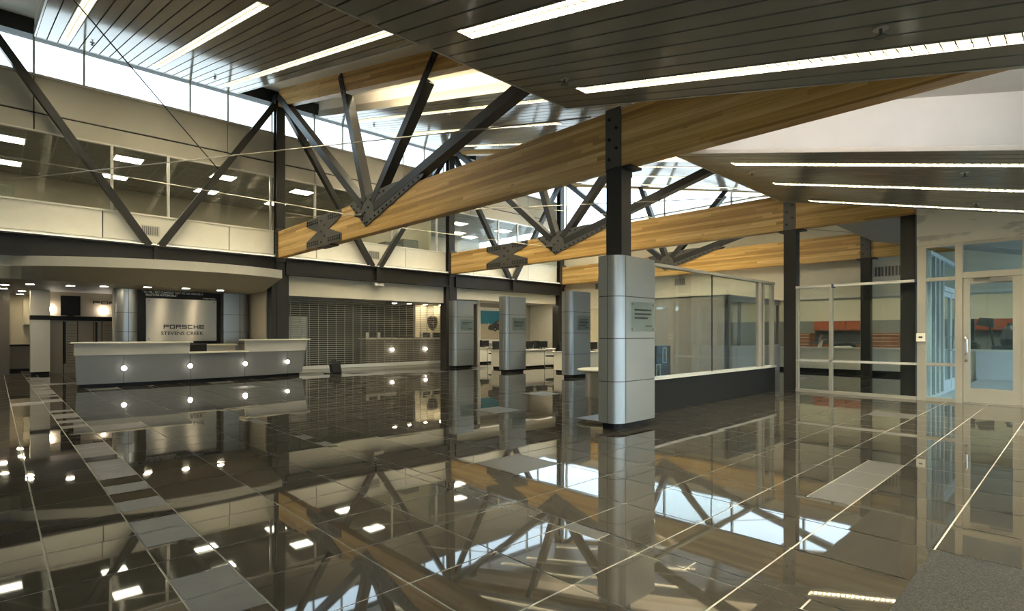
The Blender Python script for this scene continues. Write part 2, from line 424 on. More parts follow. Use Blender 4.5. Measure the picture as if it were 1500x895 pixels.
# linear lights in the slots
def linear_light(x, y0, y1, c, label, group):
    k = 0.23; ym = (y0 + y1) / 2
    t = thing('linear_ceiling_light', (x + 0.1, ym, c + k * ym), label, 'ceiling light', group)
    mb = MB().slope(x + 0.004, x + 0.016, y0, y1, c - 0.006, c + 0.11).slope(x + 0.184, x + 0.196, y0, y1, c - 0.006, c + 0.11)
    mb.slope(x + 0.016, x + 0.184, y0, y0 + 0.012, c - 0.006, c + 0.11).slope(x + 0.016, x + 0.184, y1 - 0.012, y1, c - 0.006, c + 0.11)
    mb.build('housing', 'panel_edge', t)
    MB().slope(x + 0.016, x + 0.184, y0 + 0.012, y1 - 0.012, c + 0.075, c + 0.09).build('lamp_lens', 'lamp_high' if c > 4 else 'lamp', t)
    mb = MB(); y = y0 + 0.06
    while y < y1 - 0.05:
        mb.slope(x + 0.018, x + 0.182, y, y + 0.007, c - 0.002, c + 0.036); y += 0.08
    mb.slope(x + 0.098, x + 0.102, y0 + 0.02, y1 - 0.02, c - 0.001, c + 0.036)
    mb.build('louver', 'louver', t)
    # filler slat beyond the fixture
    return t
def filler(x, y0, y1, c): struct(MB().slope(x + 0.006, x + 0.194, y0, y1, c, c + 0.03).build('ceiling_panel', 'slat'))

FARL = 'linear lights in the high sloping ceiling'; NEARL = 'linear lights in the low sloping ceiling'
for bay, (x0, ks, nm) in enumerate(((0.7, (2, 11, 19), 'above the reception desk'), (7.6, (3, 11, 20), 'above the roller shutter'), (14.2, (3, 11, 20), 'above the sales desks'))):
    for q, k in enumerate(ks):
        y0, y1 = (7.6, 16.3) if q != 1 else (8.7, 16.4)
        if bay == 0 and q == 0: y0 = 9.0
        x = x0 + 0.2 * k
        order = ('first', 'second', 'third')[q]
        linear_light(x, y0, y1, 4.35, 'slim light strip in the high slat ceiling %s, %s from the camera' % (nm, order), FARL)
        filler(x, y1, 17.0, 4.35); filler(x, 4.66, y0, 4.35)
for x0, ks, nm in ((0.7, (11, 19), 'low slat ceiling before the nearest beam'), (7.6, (3, 11, 20), 'low slat ceiling beyond the nearest beam')):
    for q, k in enumerate(ks):
        x = x0 + 0.2 * k
        order = ('first', 'second', 'third')[q]
        linear_light(x, -2.6, 3.77, 3.04, 'bright louvered light strip, %s in the %s' % (order, nm), NEARL)
        filler(x, 3.77, 4.40, 3.04); filler(x, -3.3, -2.6, 3.04)

# ================================================================== SETTING: left wall (Y = 17.5)
mb = MB()
# upper band: panels with reveals
xs = [-5.1, 0.69, 5.01, 7.65, 11.05, 14.25, 17.65, 19.9]
for a, b in zip(xs[:-1], xs[1:]):
    mb.box(a + 0.012, b - 0.012, 17.50, 17.62, 6.65, 7.53)
    mb.box(a + 0.012, b - 0.012, 17.47, 17.62, 6.20, 6.60)
mb.cur = 1; mb.box(-5.1, 19.9, 17.54, 17.70, 6.22, 7.50)
struct(mb.build('wall_left', ['band', 'joint']))
mb = MB()
for a, b in zip([-5.1, 2.01, 5.01, 7.65, 11.05, 14.3, 17.5], [2.01, 5.01, 7.65, 11.05, 14.3, 17.5, 19.9]):
    mb.box(a + 0.012, b - 0.012, 17.36, 17.45, 3.74, 4.43)
mb.box(-5.1, 19.9, 17.28, 17.45, 3.64, 3.72)
mb.box(-5.1, 19.9, 17.33, 17.56, 4.43, 4.475)
mb.cur = 1; mb.box(-5.1, 19.9, 17.40, 17.70, 3.1, 4.44)
struct(mb.build('wall_left', ['white', 'joint']))
# black head beam above the clerestory, sill
struct(MB().box(-5.1, 19.9, 17.42, 17.8, 8.47, 9.3).build('trim_1', 'steel'))
struct(MB().box(-5.1, 19.9, 17.44, 17.72, 7.50, 7.56).build('trim_2', 'band'))
# clerestory windows
for n, (a, b, ms) in enumerate(((-5.1, 6.32, (-2.0, 0.69, 1.65, 4.03, 5.02)), (6.32, 12.92, (7.65, 8.64, 11.05, 11.99)), (12.92, 19.75, (14.25, 15.24, 17.65, 18.6)))):
    w = MB()
    for x in ms + (b - 0.03,): w.box(x - 0.022, x + 0.022, 17.50, 17.60, 7.56, 8.47)
    w = struct(w.build('window_%d' % (n + 1), 'alu'))
    MB().box(a, b, 17.545, 17.551, 7.56, 8.47).build('pane', 'glass', w)
# mezzanine window band
for n, (a, b, ms) in enumerate(((-5.1, 6.32, (2.22, 3.49, 6.24)), (6.32, 12.92, (7.66, 10.55, 12.55)), (12.92, 19.75, (15.80, 16.95, 18.3)))):
    w = MB()
    for x in ms: w.box(x - 0.03, x + 0.03, 17.46, 17.54, 4.475, 6.20)
    w.box(a, b, 17.45, 17.55, 6.165, 6.20)
    w = struct(w.build('window_%d' % (n + 4), 'alu_light'))
    MB().box(a, b, 17.495, 17.501, 4.475, 6.17).build('pane', 'glass', w)
# mezzanine office shell
struct(MB().box(-5.1, 19.9, 17.7, 23.7, 6.40, 6.5).build('ceiling_office', 'officeceil'))
struct(MB().box(-5.1, 19.9, 17.7, 23.7, 3.15, 3.7).build('floor_office', 'greywall'))
struct(MB().box(-5.1, 19.9, 23.6, 23.75, 3.7, 6.4).build('wall_office', 'officewall'))
struct(MB().box(12.35, 12.47, 17.75, 23.6, 3.7, 6.4).build('wall_office', 'cream'))
struct(MB().box(-0.6, 0.36, 18.6, 18.7, 3.7, 5.0).build('wall_office', 'cream'))
mb = MB()
for y in (18.4, 19.0, 19.6, 20.2, 20.8, 21.4, 22.0, 22.6, 23.2): mb.box(-5.1, 19.9, y - 0.012, y + 0.012, 6.392, 6.40)
for k in range(40): mb.box(-5.0 + 0.62 * k - 0.012, -5.0 + 0.62 * k + 0.012, 17.7, 23.6, 6.393, 6.40)
struct(mb.build('trim_3', 'greyband'))
tl = []
k = 0
for (x, y) in ((0.25, 19.4), (0.25, 22.1), (2.85, 19.3), (2.83, 21.7), (5.40, 19.35), (5.5, 21.7), (8.02, 19.45), (8.0, 21.9), (10.9, 19.4), (10.9, 21.9), (15.6, 20.0), (17.0, 21.9), (18.3, 19.9), (18.2, 22.4)):
    nm = {0: 'beside the pale partition', 2: 'beyond the reception', 5: 'nearest the timber truss', 8: 'behind the truss plates', 10: 'above the shutter', 15: 'of the far office', 17: 'of the far office window', 18: 'of the far office corner'}[int(x)]
    t = thing('office_ceiling_light', (x, y, 6.40), 'square lit upper office light %s, %s' % (nm, 'close to the glass' if y < 20.5 else 'deep in the room'), 'ceiling light', 'square lights in the upper office')
    MB().box(x - 0.36, x + 0.36, y - 0.31, y + 0.31, 6.372, 6.399).box(x - 0.34, x + 0.34, y - 0.29, y + 0.29, 6.365, 6.372).build('frame', 'alu_light', t)
    MB().box(x - 0.325, x + 0.325, y - 0.275, y + 0.275, 6.358, 6.366).build('lens', 'troffer', t)

# ================================================================== left wall steel: beams, columns, braces
for n, (a, b, lab) in enumerate(((-4.0, 6.27, 'dark steel beam over the curved reception canopy'), (6.55, 12.87, 'dark steel beam over the roller shutter'), (13.15, 19.42, 'dark steel beam over the far sales offices'))):
    t = thing('steel_beam', ((a + b) / 2, 17.16, 3.10), lab, 'steel beam', 'steel beams along the window wall')
    MB().box(a, b, 17.02, 17.30, 3.585, 3.63).box(a, b, 17.02, 17.30, 3.10, 3.135).box(a, b, 17.14, 17.17, 3.135, 3.585).build('web', 'steel', t)
    xm = (3.12, 9.72, 16.3)[n]
    MB().box(xm - 0.05, xm + 0.05, 17.025, 17.14, 3.135, 3.585).build('stiffener', 'steel', t)
    MB().box(a, a + 0.03, 17.025, 17.14, 3.135, 3.585).build('stiffener', 'steel', t)
    MB().box(b - 0.03, b, 17.025, 17.14, 3.135, 3.585).build('stiffener', 'steel', t)
for X, lab in ((6.41, 'tall dark steel column at the end of the reception canopy'), (13.01, 'tall dark steel column between shutter and sales area'), (19.56, 'tall dark steel column in the far corner of the hall')):
    t = thing('wall_column', (X, 17.25, 0), lab, 'steel column', 'steel columns along the window wall')
    MB().box(X - 0.13, X + 0.13, 17.10, 17.13, 0, 8.55).box(X - 0.13, X + 0.13, 17.32, 17.35, 0, 8.55).box(X - 0.012, X + 0.012, 17.13, 17.32, 0, 8.55).build('shaft', 'steel', t)
    MB().box(X - 0.27, X + 0.25, 17.12, 17.5, 0, 3.09).build('casing', 'steel', t)
    MB().box(X - 0.17, X + 0.17, 17.06, 17.10, 3.5, 4.5).box(X - 0.15, X + 0.15, 17.0, 17.06, 4.44, 4.5).build('bracket', 'plate', t)
    MB().box(X - 0.17, X + 0.17, 17.05, 17.40, 8.30, 8.62).build('cap_plate', 'steel', t)
br = 'diagonal braces of the window wall'
for n, (xa, za, xb, zb, lab) in enumerate((( -0.15, 8.35, 2.98, 3.62, 'dark diagonal brace rising towards the picture edge above the reception desk'), (6.24, 8.3, 3.24, 3.62, 'dark diagonal brace rising from above the reception to the first tall column'),
        (6.58, 8.3, 9.58, 3.62, 'dark diagonal brace falling from the first tall column to above the shutter'), (12.84, 8.3, 9.86, 3.62, 'dark diagonal brace rising from above the shutter to the second tall column'),
        (13.18, 8.3, 16.2, 3.62, 'dark diagonal brace falling from the second tall column over the sales area'), (19.39, 8.3, 16.42, 3.62, 'dark diagonal brace rising to the far corner column'))):
    o = beam('steel_brace', (xa, 17.18, za), (xb, 17.18, zb), 0.17, 0.19, 'steel', up=(0, 1, 0)); tag(o, lab, 'steel brace', br)

# ================================================================== timber trusses
def hourglass(y0, y1, zt, zb):
    yc = (y0 + y1) / 2; h = zt - zb; zc = zb + 0.5 * h
    return [(y0, zt), (y1, zt), (y1, zt - 0.22 * h), (yc + 0.33, zc), (y1, zb + 0.25 * h), (y1, zb), (y0, zb), (y0, zb + 0.25 * h), (yc - 0.33, zc), (y0, zt - 0.22 * h)]
bolt_me = None
def bolt(p, parent, r=0.017):
    global bolt_me
    o_ = None
    if bolt_me is None:
        o = MB().tube([(0.012, 0, 0), (-0.014, 0, 0)], 0.024, 6).build('bolt', 'bolt'); bolt_me = o.data; bpy.data.objects.remove(o)
    o = bpy.data.objects.new('bolt', bolt_me); COL.objects.link(o); o.parent = parent
    o.location = Vector(p) - OFF[parent.name]
    return o

def truss(X, col_y, y_end, lab):
    t = thing('timber_truss', (X, 4.6, 3.6), lab, 'roof truss', 'glued timber roof trusses')
    w = 0.2
    beam('lower_chord', (X, 17.09, 4.0), (X, col_y + 0.13, 4.0), w, 0.8, 'glulam', t)
    beam('lower_chord', (X, col_y - 0.13, 4.0), (X, y_end, 4.0), w, 0.8, 'glulam', t)
    # upper chord follows the roof
    zu = lambda y: 4.50 + 0.22 * y + 0.26
    beam('upper_chord', (X, 17.0, zu(17.0)), (X, 4.7, zu(4.7)), w, 0.52, 'glulam', t)
    nY, nZ = 11.5, 4.08
    tops = [(17.0, 8.52), (12.85, zu(12.85) + 0.1), (8.8, zu(8.8) + 0.1), (5.2, zu(5.2) - 0.22)]
    for i, (ty, tz) in enumerate(tops):
        d = Vector((0, ty - nY, tz - nZ)).normalized()
        p0 = Vector((X - 0.02, nY, nZ)) + d * 0.30; p1 = Vector((X - 0.02, ty, tz))
        if i in (1, 2): p1 = Vector((X - 0.02, ty, tz)) - d * 0.55
        s = beam('strut', p0, p1, 0.22, 0.19, 'steel', t, up=(0, 0, 1) if i in (0, 3) else (0, 1, 0))
        # side tie plate up on to the chord
        if i in (1, 2):
            pl = MB().bar(p1 - d * 0.25 + Vector((-0.10, 0, 0)), p1 + d * 0.62 + Vector((-0.10, 0, 0)), 0.17, 0.03, up=(1, 0, 0)).build('tie_plate', 'steel', t)
            for q in range(6): bolt(p1 + d * (0.08 + 0.09 * q) + Vector((-0.122, 0.03 * (-1) ** q, 0)), pl, 0.014)
    # gusset: pointed plate on the beam face carrying the struts
    F = lambda y, z, w_: (w_, y, z)
    pts = [(12.38, 4.41), (11.58, 3.78), (9.25, 4.45), (9.2, 4.51), (10.4, 4.55), (11.2, 4.52), (12.0, 4.46)]
    for sgn in (-1, 1):
        xx = X + sgn * 0.101
        g_ = MB().prism(pts, F, xx, xx + sgn * 0.022).build('gusset_plate', 'plate', t)
        if sgn < 0:
            for q in range(13):
                f = q / 12; bolt((xx - 0.024, 11.50 - 2.1 * f, 3.86 + 0.60 * f), g_, 0.024)
            for q in range(6): bolt((xx - 0.024, 12.25 - 0.13 * q, 4.36 - 0.10 * q), g_, 0.024)
            for a_, b_ in ((11.75, 4.36), (11.55, 4.42), (11.35, 4.36), (11.95, 4.30), (11.6, 4.10), (11.45, 4.2), (10.95, 4.44), (10.75, 4.45)): bolt((xx - 0.024, a_, b_), g_, 0.024)
            MB().bar((xx - 0.004, 11.35, 4.02), (xx - 0.004, 9.3, 4.56), 0.008, 0.022, up=(0, 0, 1)).build('plate_slot', 'joint', g_)
    MB().tube([(X - 0.12, 11.7, 4.05), (X - 0.24, 11.85, 4.05)], [0.06, 0.035], 10).build('rod_clevis', 'plate', t)
    # hourglass splice plate
    for sgn in (-1, 1):
        xx = X + sgn * 0.101
        hp = MB().prism(hourglass(12.82, 14.9, 4.40, 3.60), F, xx, xx + sgn * 0.02).build('splice_plate', 'plate', t)
        if sgn < 0:
            for r_, zz in enumerate((4.32, 4.25, 3.75, 3.68)):
                for q in range(6):
                    bolt((xx - 0.022, 12.90 + 0.125 * q, zz), hp); bolt((xx - 0.022, 14.82 - 0.125 * q, zz), hp)
            for q in range(5): bolt((xx - 0.022, 13.86 + (-1) ** q * 0.1, 3.7 + 0.14 * q), hp)
    MB().box(X - 0.11, X + 0.11, 13.4, 14.2, 3.565, 3.60).build('shoe_plate', 'steel', t)
    # end plate at the wall column, with a row of bolts
    ep = MB().box(X - 0.13, X + 0.13, 17.02, 17.09, 3.58, 4.45).build('end_plate', 'plate', t)
    for q in range(7): bolt((X - 0.14, 17.055, 3.65 + 0.115 * q), ep)
    return t
truss(6.40, 4.56, -0.25, 'glued timber truss nearest the camera, ending over the silver pillar')
truss(13.0, 4.56, 2.28, 'second glued timber truss, running over the glazed office front')
truss(19.55, 4.65, 2.4, 'third glued timber truss, along the far white wall')

# interior columns
for X, Y, z0, z1, lab in ((6.42, 4.56, 0.0, 4.43, 'dark steel column rising out of the tall silver pillar'), (13.03, 4.56, 0.0, 4.43, 'dark steel column at the corner of the low glazed screen'), (19.5, 4.65, 0.0, 4.43, 'dark steel column behind the glazed screen, against the far wall')):
    t = thing('steel_column', (X, Y, z0), lab, 'steel column', 'free standing steel columns')
    MB().box(X - 0.115, X + 0.115, Y - 0.13, Y - 0.105, z0, z1).box(X - 0.115, X + 0.115, Y + 0.105, Y + 0.13, z0, z1).box(X - 0.115, X - 0.09, Y - 0.105, Y + 0.105, z0, z1).box(X + 0.09, X + 0.115, Y - 0.105, Y + 0.105, z0, z1).build('shaft', 'steel', t)
    MB().box(X - 0.10, X + 0.17, Y - 0.27, Y - 0.13, 3.565, 3.598).box(X - 0.10, X + 0.17, Y + 0.13, Y + (0.15 if X < 10 else 0.25), 3.565, 3.598).box(X + 0.115, X + 0.19, Y - 0.1, Y + 0.1, 3.5, 3.598).build('bearing_plate', 'steel', t)
    sp = MB().box(X - 0.135, X - 0.115, Y - 0.13, Y + 0.13, 3.6, 4.43).build('side_plate', 'plate', t)
    for q in range(5):
        bolt((X - 0.142, Y + 0.06 * (-1) ** q, 3.72 + 0.14 * q), sp)

# bracing rods
def rod(p0, p1, lab, mat='rod', r=0.011, dark=False):
    o = MB().tube([p0, p1], r, 6).build('bracing_rod', mat); tag(o, lab, 'bracing rod', 'thin steel bracing rods')
rod((6.16, 11.85, 4.05), (0.02, 17.1, 5.35), 'thin rod running from the nearest gusset plate towards the mezzanine windows')
rod((6.29, 4.95, 4.42), (0.02, 17.1, 4.75), 'long thin rod crossing in front of the truss struts to the free standing column')
rod((4.62, 17.05, 5.98), (0.98, 12.15, 7.12), 'dark thin rod slanting down across the clerestory to a brace', 'rod_dark', 0.014)
rod((12.76, 11.85, 4.05), (6.52, 17.0, 5.0), 'thin rod from the second gusset plate across the upper office glass')
rod((12.89, 4.95, 4.42), (6.52, 17.0, 4.86), 'long thin rod between the first tall column and the second free standing column')
rod((19.43, 4.95, 4.42), (13.12, 17.0, 6.4), 'thin rod crossing the far end window')

# ================================================================== ground floor of the window wall
# header over shutter and sales offices
struct(MB().box(6.55, 12.95, 17.30, 17.42, 2.47, 3.12).build('wall_header', 'wall'))
struct(MB().box(13.2, 19.9, 17.30, 17.42, 2.66, 3.12).build('wall_header', 'wall'))
# under-mezzanine soffit and back walls
struct(MB().box(-5.1, 6.62, 17.60, 26, 2.62, 2.72).build('ceiling_reception', 'greywall'))
struct(MB().box(14.6, 19.9, 17.45, 19.7, 2.72, 2.82).build('ceiling_sales', 'gyp'))
struct(MB().box(6.62, 14.6, 17.45, 23.0, 2.52, 2.62).build('ceiling_parts', 'gyp_grey'))
struct(MB().box(6.1, 6.60, 17.5, 23.0, 0, 2.7).build('wall_divider', 'band'))
struct(MB().box(14.6, 14.72, 17.45, 23.0, 0, 2.75).build('wall_divider', 'greywall'))
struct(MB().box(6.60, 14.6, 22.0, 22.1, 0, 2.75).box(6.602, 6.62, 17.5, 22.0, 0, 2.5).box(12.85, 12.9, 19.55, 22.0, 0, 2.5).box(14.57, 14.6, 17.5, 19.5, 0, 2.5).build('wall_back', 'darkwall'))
struct(MB().box(12.9, 14.57, 19.5, 19.6, 0, 2.52).build('wall_back', 'cream'))
struct(MB().box(14.72, 20.2, 19.6, 19.7, 0, 2.75).build('wall_back', 'greywall'))
struct(MB().box(-5.1, -5.0, -3.5, 26, 0, 9.3).build('wall_near', 'wall'))
struct(MB().box(-5.0, 6.1, 25.6, 25.7, 0, 2.7).build('wall_back', 'cream'))

# ---- curved canopy over the reception
def yfront(x): return min(15.5 + 0.115 * (x - 4.2) ** 2, 17.28)
xs = [-1.2, -0.4, 0.1] + [0.27 + 0.19 * k for k in range(30)] + [5.98]
def sheet(rows):           # rows: list of lists of points
    mb = MB()
    n = len(rows[0])
    for a, b in zip(rows[:-1], rows[1:]):
        for i in range(n - 1): mb.face([a[i], a[i + 1], b[i + 1], b[i]])
    return mb
t = thing('reception_canopy', (3.2, 17.0, 2.55), 'curved pale canopy hanging over the reception desk', 'canopy')
f0 = [(x, yfront(x), 3.095) for x in xs]; f1 = [(x, yfront(x), 2.86) for x in xs]
f2 = [(x, 17.34, 2.56) for x in xs]; f3 = [(x, 18.9, 2.56) for x in xs]
top = [(x, 17.34, 3.095) for x in xs]
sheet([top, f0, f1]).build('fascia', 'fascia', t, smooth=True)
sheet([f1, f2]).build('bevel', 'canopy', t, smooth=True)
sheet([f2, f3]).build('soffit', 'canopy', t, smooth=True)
mb = MB(); mb.face([f0[-1], f1[-1], f2[-1], top[-1]]); mb.face([top[-1], f2[-1], f3[-1], (xs[-1], 18.9, 3.095)]); mb.build('end_cheek', 'canopy', t)
dn = 'round downlights under the canopy'
for i, (x, y, lab) in enumerate(((0.20, 20.25, 'nearest the picture edge beside the corridor'), (0.19, 22.0, 'deep in the corridor beside the picture edge'), (0.69, 19.5, 'in front of the white pier'), (0.62, 22.9, 'at the cream corridor'), (0.62, 24.6, 'at the corridor end'),
        (1.46, 18.55, 'over the black screen'), (2.14, 18.2, 'beside the silver half column'), (3.03, 17.65, 'over the first edge of the steel sign'), (3.90, 17.42, 'over the middle of the steel sign'), (4.81, 17.5, 'over the last edge of the steel sign'))):
    z = 2.56 if y < 18.9 else 2.62
    t = thing('downlight', (x, y, z), 'small round lit downlight %s' % lab, 'downlight', dn)
    MB().lathe((x, y, z - 0.02), [(0.075, 0.0), (0.105, 0.0), (0.105, 0.019), (0.075, 0.019)], 20).build('trim_ring', 'alu_light', t)
    MB().lathe((x, y, z - 0.026), [(0.02, 0), (0.085, 0.004), (0.085, 0.012)], 20).build('lens', 'down', t)

# ---- back of reception: sign wall, half columns
struct(MB().box(2.45, 6.1, 19.12, 19.25, 0, 2.6).build('wall_sign', 'greywall'))
t = thing('wall_sign', (4.13, 19.06, 0.3), 'brushed steel company sign on a black panel behind reception', 'sign')
MB().box(3.02, 5.22, 19.02, 19.115, 0.3, 2.555).build('backboard', 'black', t)
MB().box(3.22, 5.10, 18.965, 19.0, 1.05, 2.32).build('steel_plate', 'sign', t)
for x in (3.29, 5.03):
    for z in (1.12, 2.25): MB().tube([(x, 19.02, z), (x, 18.955, z)], 0.018, 10).build('standoff', 'plate', t)
# wide block logotype
def logotype(s, x0, z0, w, h, st, gap, y, depth):
    L = {'P': [(0, 0, st, h), (0, h - st, w, h), (w - st, h * .42, w, h), (0, h * .42, w, h * .42 + st)],
         'O': [(0, 0, st, h), (0, h - st, w, h), (w - st, 0, w, h), (0, 0, w, st)],
         'R': [(0, 0, st, h), (0, h - st, w, h), (w - st, 0, w, h * .36), (w - st, h * .5, w, h), (0, h * .40, w * .95, h * .40 + st)],
         'S': [(0, 0, w, st), (0, h - st, w, h), (0, h * .5 - st / 2, w, h * .5 + st / 2), (0, h * .5, st, h), (w - st, 0, w, h * .5)],
         'C': [(0, 0, st, h), (0, h - st, w, h), (0, 0, w, st)],
         'H': [(0, 0, st, h), (w - st, 0, w, h), (0, h * .5 - st / 2, w, h * .5 + st / 2)],
         'E': [(0, 0, w, st), (0, h - st, w, h), (0, h * .5 - st / 2, w, h * .5 + st / 2), (0, 0, st, h)]}
    mb = MB(); x = x0
    for ch in s:
        for a, b, c, d in L[ch]: mb.box(x + a, x + c, y - depth, y, z0 + b, z0 + d)
        x += w + gap
    return mb
logotype('PORSCHE', 3.66, 1.42, 0.135, 0.125, 0.028, 0.024, 18.965, 0.003).build('logo_lettering', 'letter', t)
text_obj('sign_lettering', 'STEVENS CREEK', 0.15, (4.16, 18.962, 1.235), 'letter', t, align='CENTER', bold=0.0025, sx=1.06)
text_obj('quote_lettering', '" IN 1948, I FELT CONFIDENT THAT WE HAD CREATED A', 0.085, (3.14, 19.018, 2.475), 'letterwhite', t, sx=0.73, depth=0.003, bold=0.001)
text_obj('quote_lettering', 'MILESTONE AUTOMOBILE."', 0.085, (3.22, 19.018, 2.395), 'letterwhite', t, sx=0.78, depth=0.003, bold=0.001)
text_obj('quote_lettering', 'BY FERRY PORSCHE', 0.05, (5.08, 19.018, 2.355), 'letterwhite', t, sx=0.8, depth=0.003, align='RIGHT')

def capsule(x0, x1, y0, y1, r, n=8, left=True, right=False):
    """plan outline, front (y0) corners rounded on request"""
    p = []
    if left: p += [(x0 + r - r * math.cos(a), y0 + r - r * math.sin(a)) for a in [PI / 2 * k / n for k in range(n + 1)]]
    else: p += [(x0, y0)]
    if right: p += [(x1 - r + r * math.sin(a), y0 + r - r * math.cos(a)) for a in [PI / 2 * k / n for k in range(n + 1)]]
    else: p += [(x1, y0)]
    p += [(x1, y1), (x0, y1)]
    return p
Fz = lambda x, y, z: (x, y, z)
def clad(t, outline, z0, z1, seams, vseams, name='cladding'):
    for a, b in zip(seams[:-1], seams[1:]):
        MB().prism(outline, Fz, a + 0.005, b - 0.005).build(name, 'silver', t, smooth=True)
    cx = sum(p[0] for p in outline) / len(outline); cy = sum(p[1] for p in outline) / len(outline)
    inner = [(cx + (x - cx) * 0.985, cy + (y - cy) * 0.97) for x, y in outline]
    MB().prism(inner, Fz, z0, z1 - 0.004).build('core', 'joint', t)
# half columns either side of the sign
for x0, x1, lf, rt, lab in ((2.50, 3.00, True, True, 'rounded silver column between the black screen and the steel sign'), (5.24, 6.0, False, True, 'silver column with one rounded edge beside the steel sign')):
    t = thing('clad_column', ((x0 + x1) / 2, 19.0, 0), lab, 'clad column', 'silver columns beside the steel sign')
    out = capsule(x0, x1, 18.72, 19.11, 0.2, 8, lf, rt)
    clad(t, out, 0, 2.55, [0.0, 0.45, 0.95, 1.33, 1.88, 2.555], [])
    xm = 2.76 if lf else 5.72
    MB().box(xm - 0.006, xm + 0.006, 18.714, 18.74, 0, 2.55).build('joint_strip', 'joint', t)

# ---- boutique wall, white pier, corridor
t = thing('slat_wall_unit', (2.1, 22.85, 0), 'brown slatted display wall with a black shelf band behind the reception', 'display wall')
mb = MB()
mb.box(1.26, 3.6, 22.8, 22.9, 0, 2.62)
mb.cur = 1
for x in (1.62, 1.98, 2.40, 2.62): mb.box(x - 0.012, x + 0.012, 22.79, 22.81, 0, 1.68)
for k in range(16): mb.box(1.70, 1.96, 22.792, 22.80, 0.2 + 0.09 * k, 0.21 + 0.09 * k); mb.box(2.70, 3.2, 22.792, 22.80, 0.2 + 0.09 * k, 0.21 + 0.09 * k)
mb.box(1.60, 1.68, 22.79, 22.80, 0.3, 1.66); mb.box(2.44, 2.5, 22.79, 22.80, 0.3, 1.66)
mb.build('slat_panel', ['slatwall', 'joint'], t)
MB().box(1.27, 3.5, 22.70, 22.80, 1.70, 1.84).build('shelf_band', 'black', t)
logotype('PORSCHE', 2.38, 2.26, 0.19, 0.10, 0.024, 0.03, 22.795, 0.012).build('logo_lettering', 'letter', t)
for x in (1.30, 2.66):
    MB().lathe((x, 22.72, 2.05), [(0.0, -0.08), (0.06, -0.06), (0.075, 0.0), (0.06, 0.06), (0.0, 0.08)], 14).build('wall_globe', 'globe', t)
t = thing('wall_screen', (1.78, 22.66, 1.84), 'black flat screen standing on the black shelf band', 'screen')
MB().box(1.54, 2.04, 22.64, 22.70, 1.86, 2.50).build('bezel', 'black', t, bevel=0.008)
MB().box(1.57, 2.01, 22.632, 22.642, 1.89, 2.47).build('display', 'blackmat', t)
MB().box(1.7, 1.88, 22.62, 22.71, 1.842, 1.865).build('foot', 'black', t)
t = thing('white_pier', (1.0, 22.4, 0), 'white square pier with a black band behind the reception desk', 'pier')
MB().box(0.80, 1.26, 22.30, 22.75, 0.09, 2.62).build('body', 'white', t)
MB().box(0.795, 1.268, 22.29, 22.76, 1.70, 1.84).build('band', 'black', t)
MB().box(0.82, 1.24, 22.32, 22.73, 0.0, 0.09).build('plinth', 'black', t)
t = thing('corridor_counter', (0.35, 25.2, 0), 'dark counter top and cupboard at the end of the corridor behind reception', 'counter')
MB().box(0.0, 1.2, 25.0, 25.6, 0.08, 0.84).build('cupboard', 'taupe', t)
MB().box(-0.03, 1.23, 24.95, 25.6, 0.84, 0.90).build('worktop', 'black', t)
MB().box(0.02, 1.18, 25.05, 25.6, 0.0, 0.08).build('plinth', 'black', t)
t = thing('wall_cupboard', (0.95, 25.35, 1.6), 'cream wall cupboard hanging over the dark corridor counter', 'cupboard')
MB().box(0.72, 1.25, 25.25, 25.6, 1.58, 2.45).build('carcass', 'cream', t)
MB().box(0.735, 0.98, 25.23, 25.25, 1.6, 2.43).build('door', 'cream', t); MB().box(0.99, 1.235, 25.23, 25.25, 1.6, 2.43).build('door', 'cream', t)
struct(MB().box(-0.5, 0.34, 22.9, 23.0, 0, 2.62).build('wall_corridor', 'taupe'))

# ---- reception desk
def yd(x): return 15.95 + 0.033 * (x - 2.9) ** 2
def ribbon(x0, x1, z0, z1, dy0, dy1, thick, n=14, ex0=0.0, ex1=0.0):
    """curved panel following the desk front; dy at bottom / top, ex = end shift at the top"""
    mb = MB()
    ptsb = [x0 + (x1 - x0) * k / n for k in range(n + 1)]
    w = [k / n for k in range(n + 1)]
    xt = [x + ex0 * (1 - q) + ex1 * q for x, q in zip(ptsb, w)]
    A = [(x, yd(x) + dy0, z0) for x in ptsb]; B = [(x, yd(x) + dy1, z1) for x in xt]
    A2 = [(x, y + thick, z) for x, y, z in A]; B2 = [(x, y + thick, z) for x, y, z in B]
    for i in range(n):
        mb.face([A[i], A[i + 1], B[i + 1], B[i]]); mb.face([A2[i + 1], A2[i], B2[i], B2[i + 1]])
        mb.face([B[i], B[i + 1], B2[i + 1], B2[i]]); mb.face([A[i + 1], A[i], A2[i], A2[i + 1]])
    mb.face([A[0], B[0], B2[0], A2[0]]); mb.face([A[-1], A2[-1], B2[-1], B[-1]])
    return mb
t = thing('reception_desk', (4.0, 16.2, 0), 'long curved grey reception desk with ivory tops and round front lamps', 'reception desk')
seam = [1.36, 2.26, 3.67, 5.05, 6.30, 6.80]
for i, (a, b) in enumerate(zip(seam[:-1], seam[1:])):
    ribbon(a + 0.005, b - 0.005, 0.09, 0.765, 0, 0, 0.05, 6, ex1=0.13 if i == 4 else 0, ex0=-0.02 if i == 0 else 0).build('front_panel', 'deskgrey', t)
ribbon(1.42, 6.74, 0.0, 0.09, 0.08, 0.08, 0.05).build('toe_kick', 'black', t)
ribbon(1.32, 3.66, 0.765, 1.045, -0.01, -0.05, 0.09).build('upstand', 'deskwhite', t)
ribbon(5.06, 6.92, 0.765, 1.085, -0.01, -0.05, 0.09, ex1=0.06).build('upstand', 'deskwhite', t)
ribbon(1.26, 3.72, 1.045, 1.075, -0.12, -0.12, 0.42).build('counter_top', 'desktop', t)
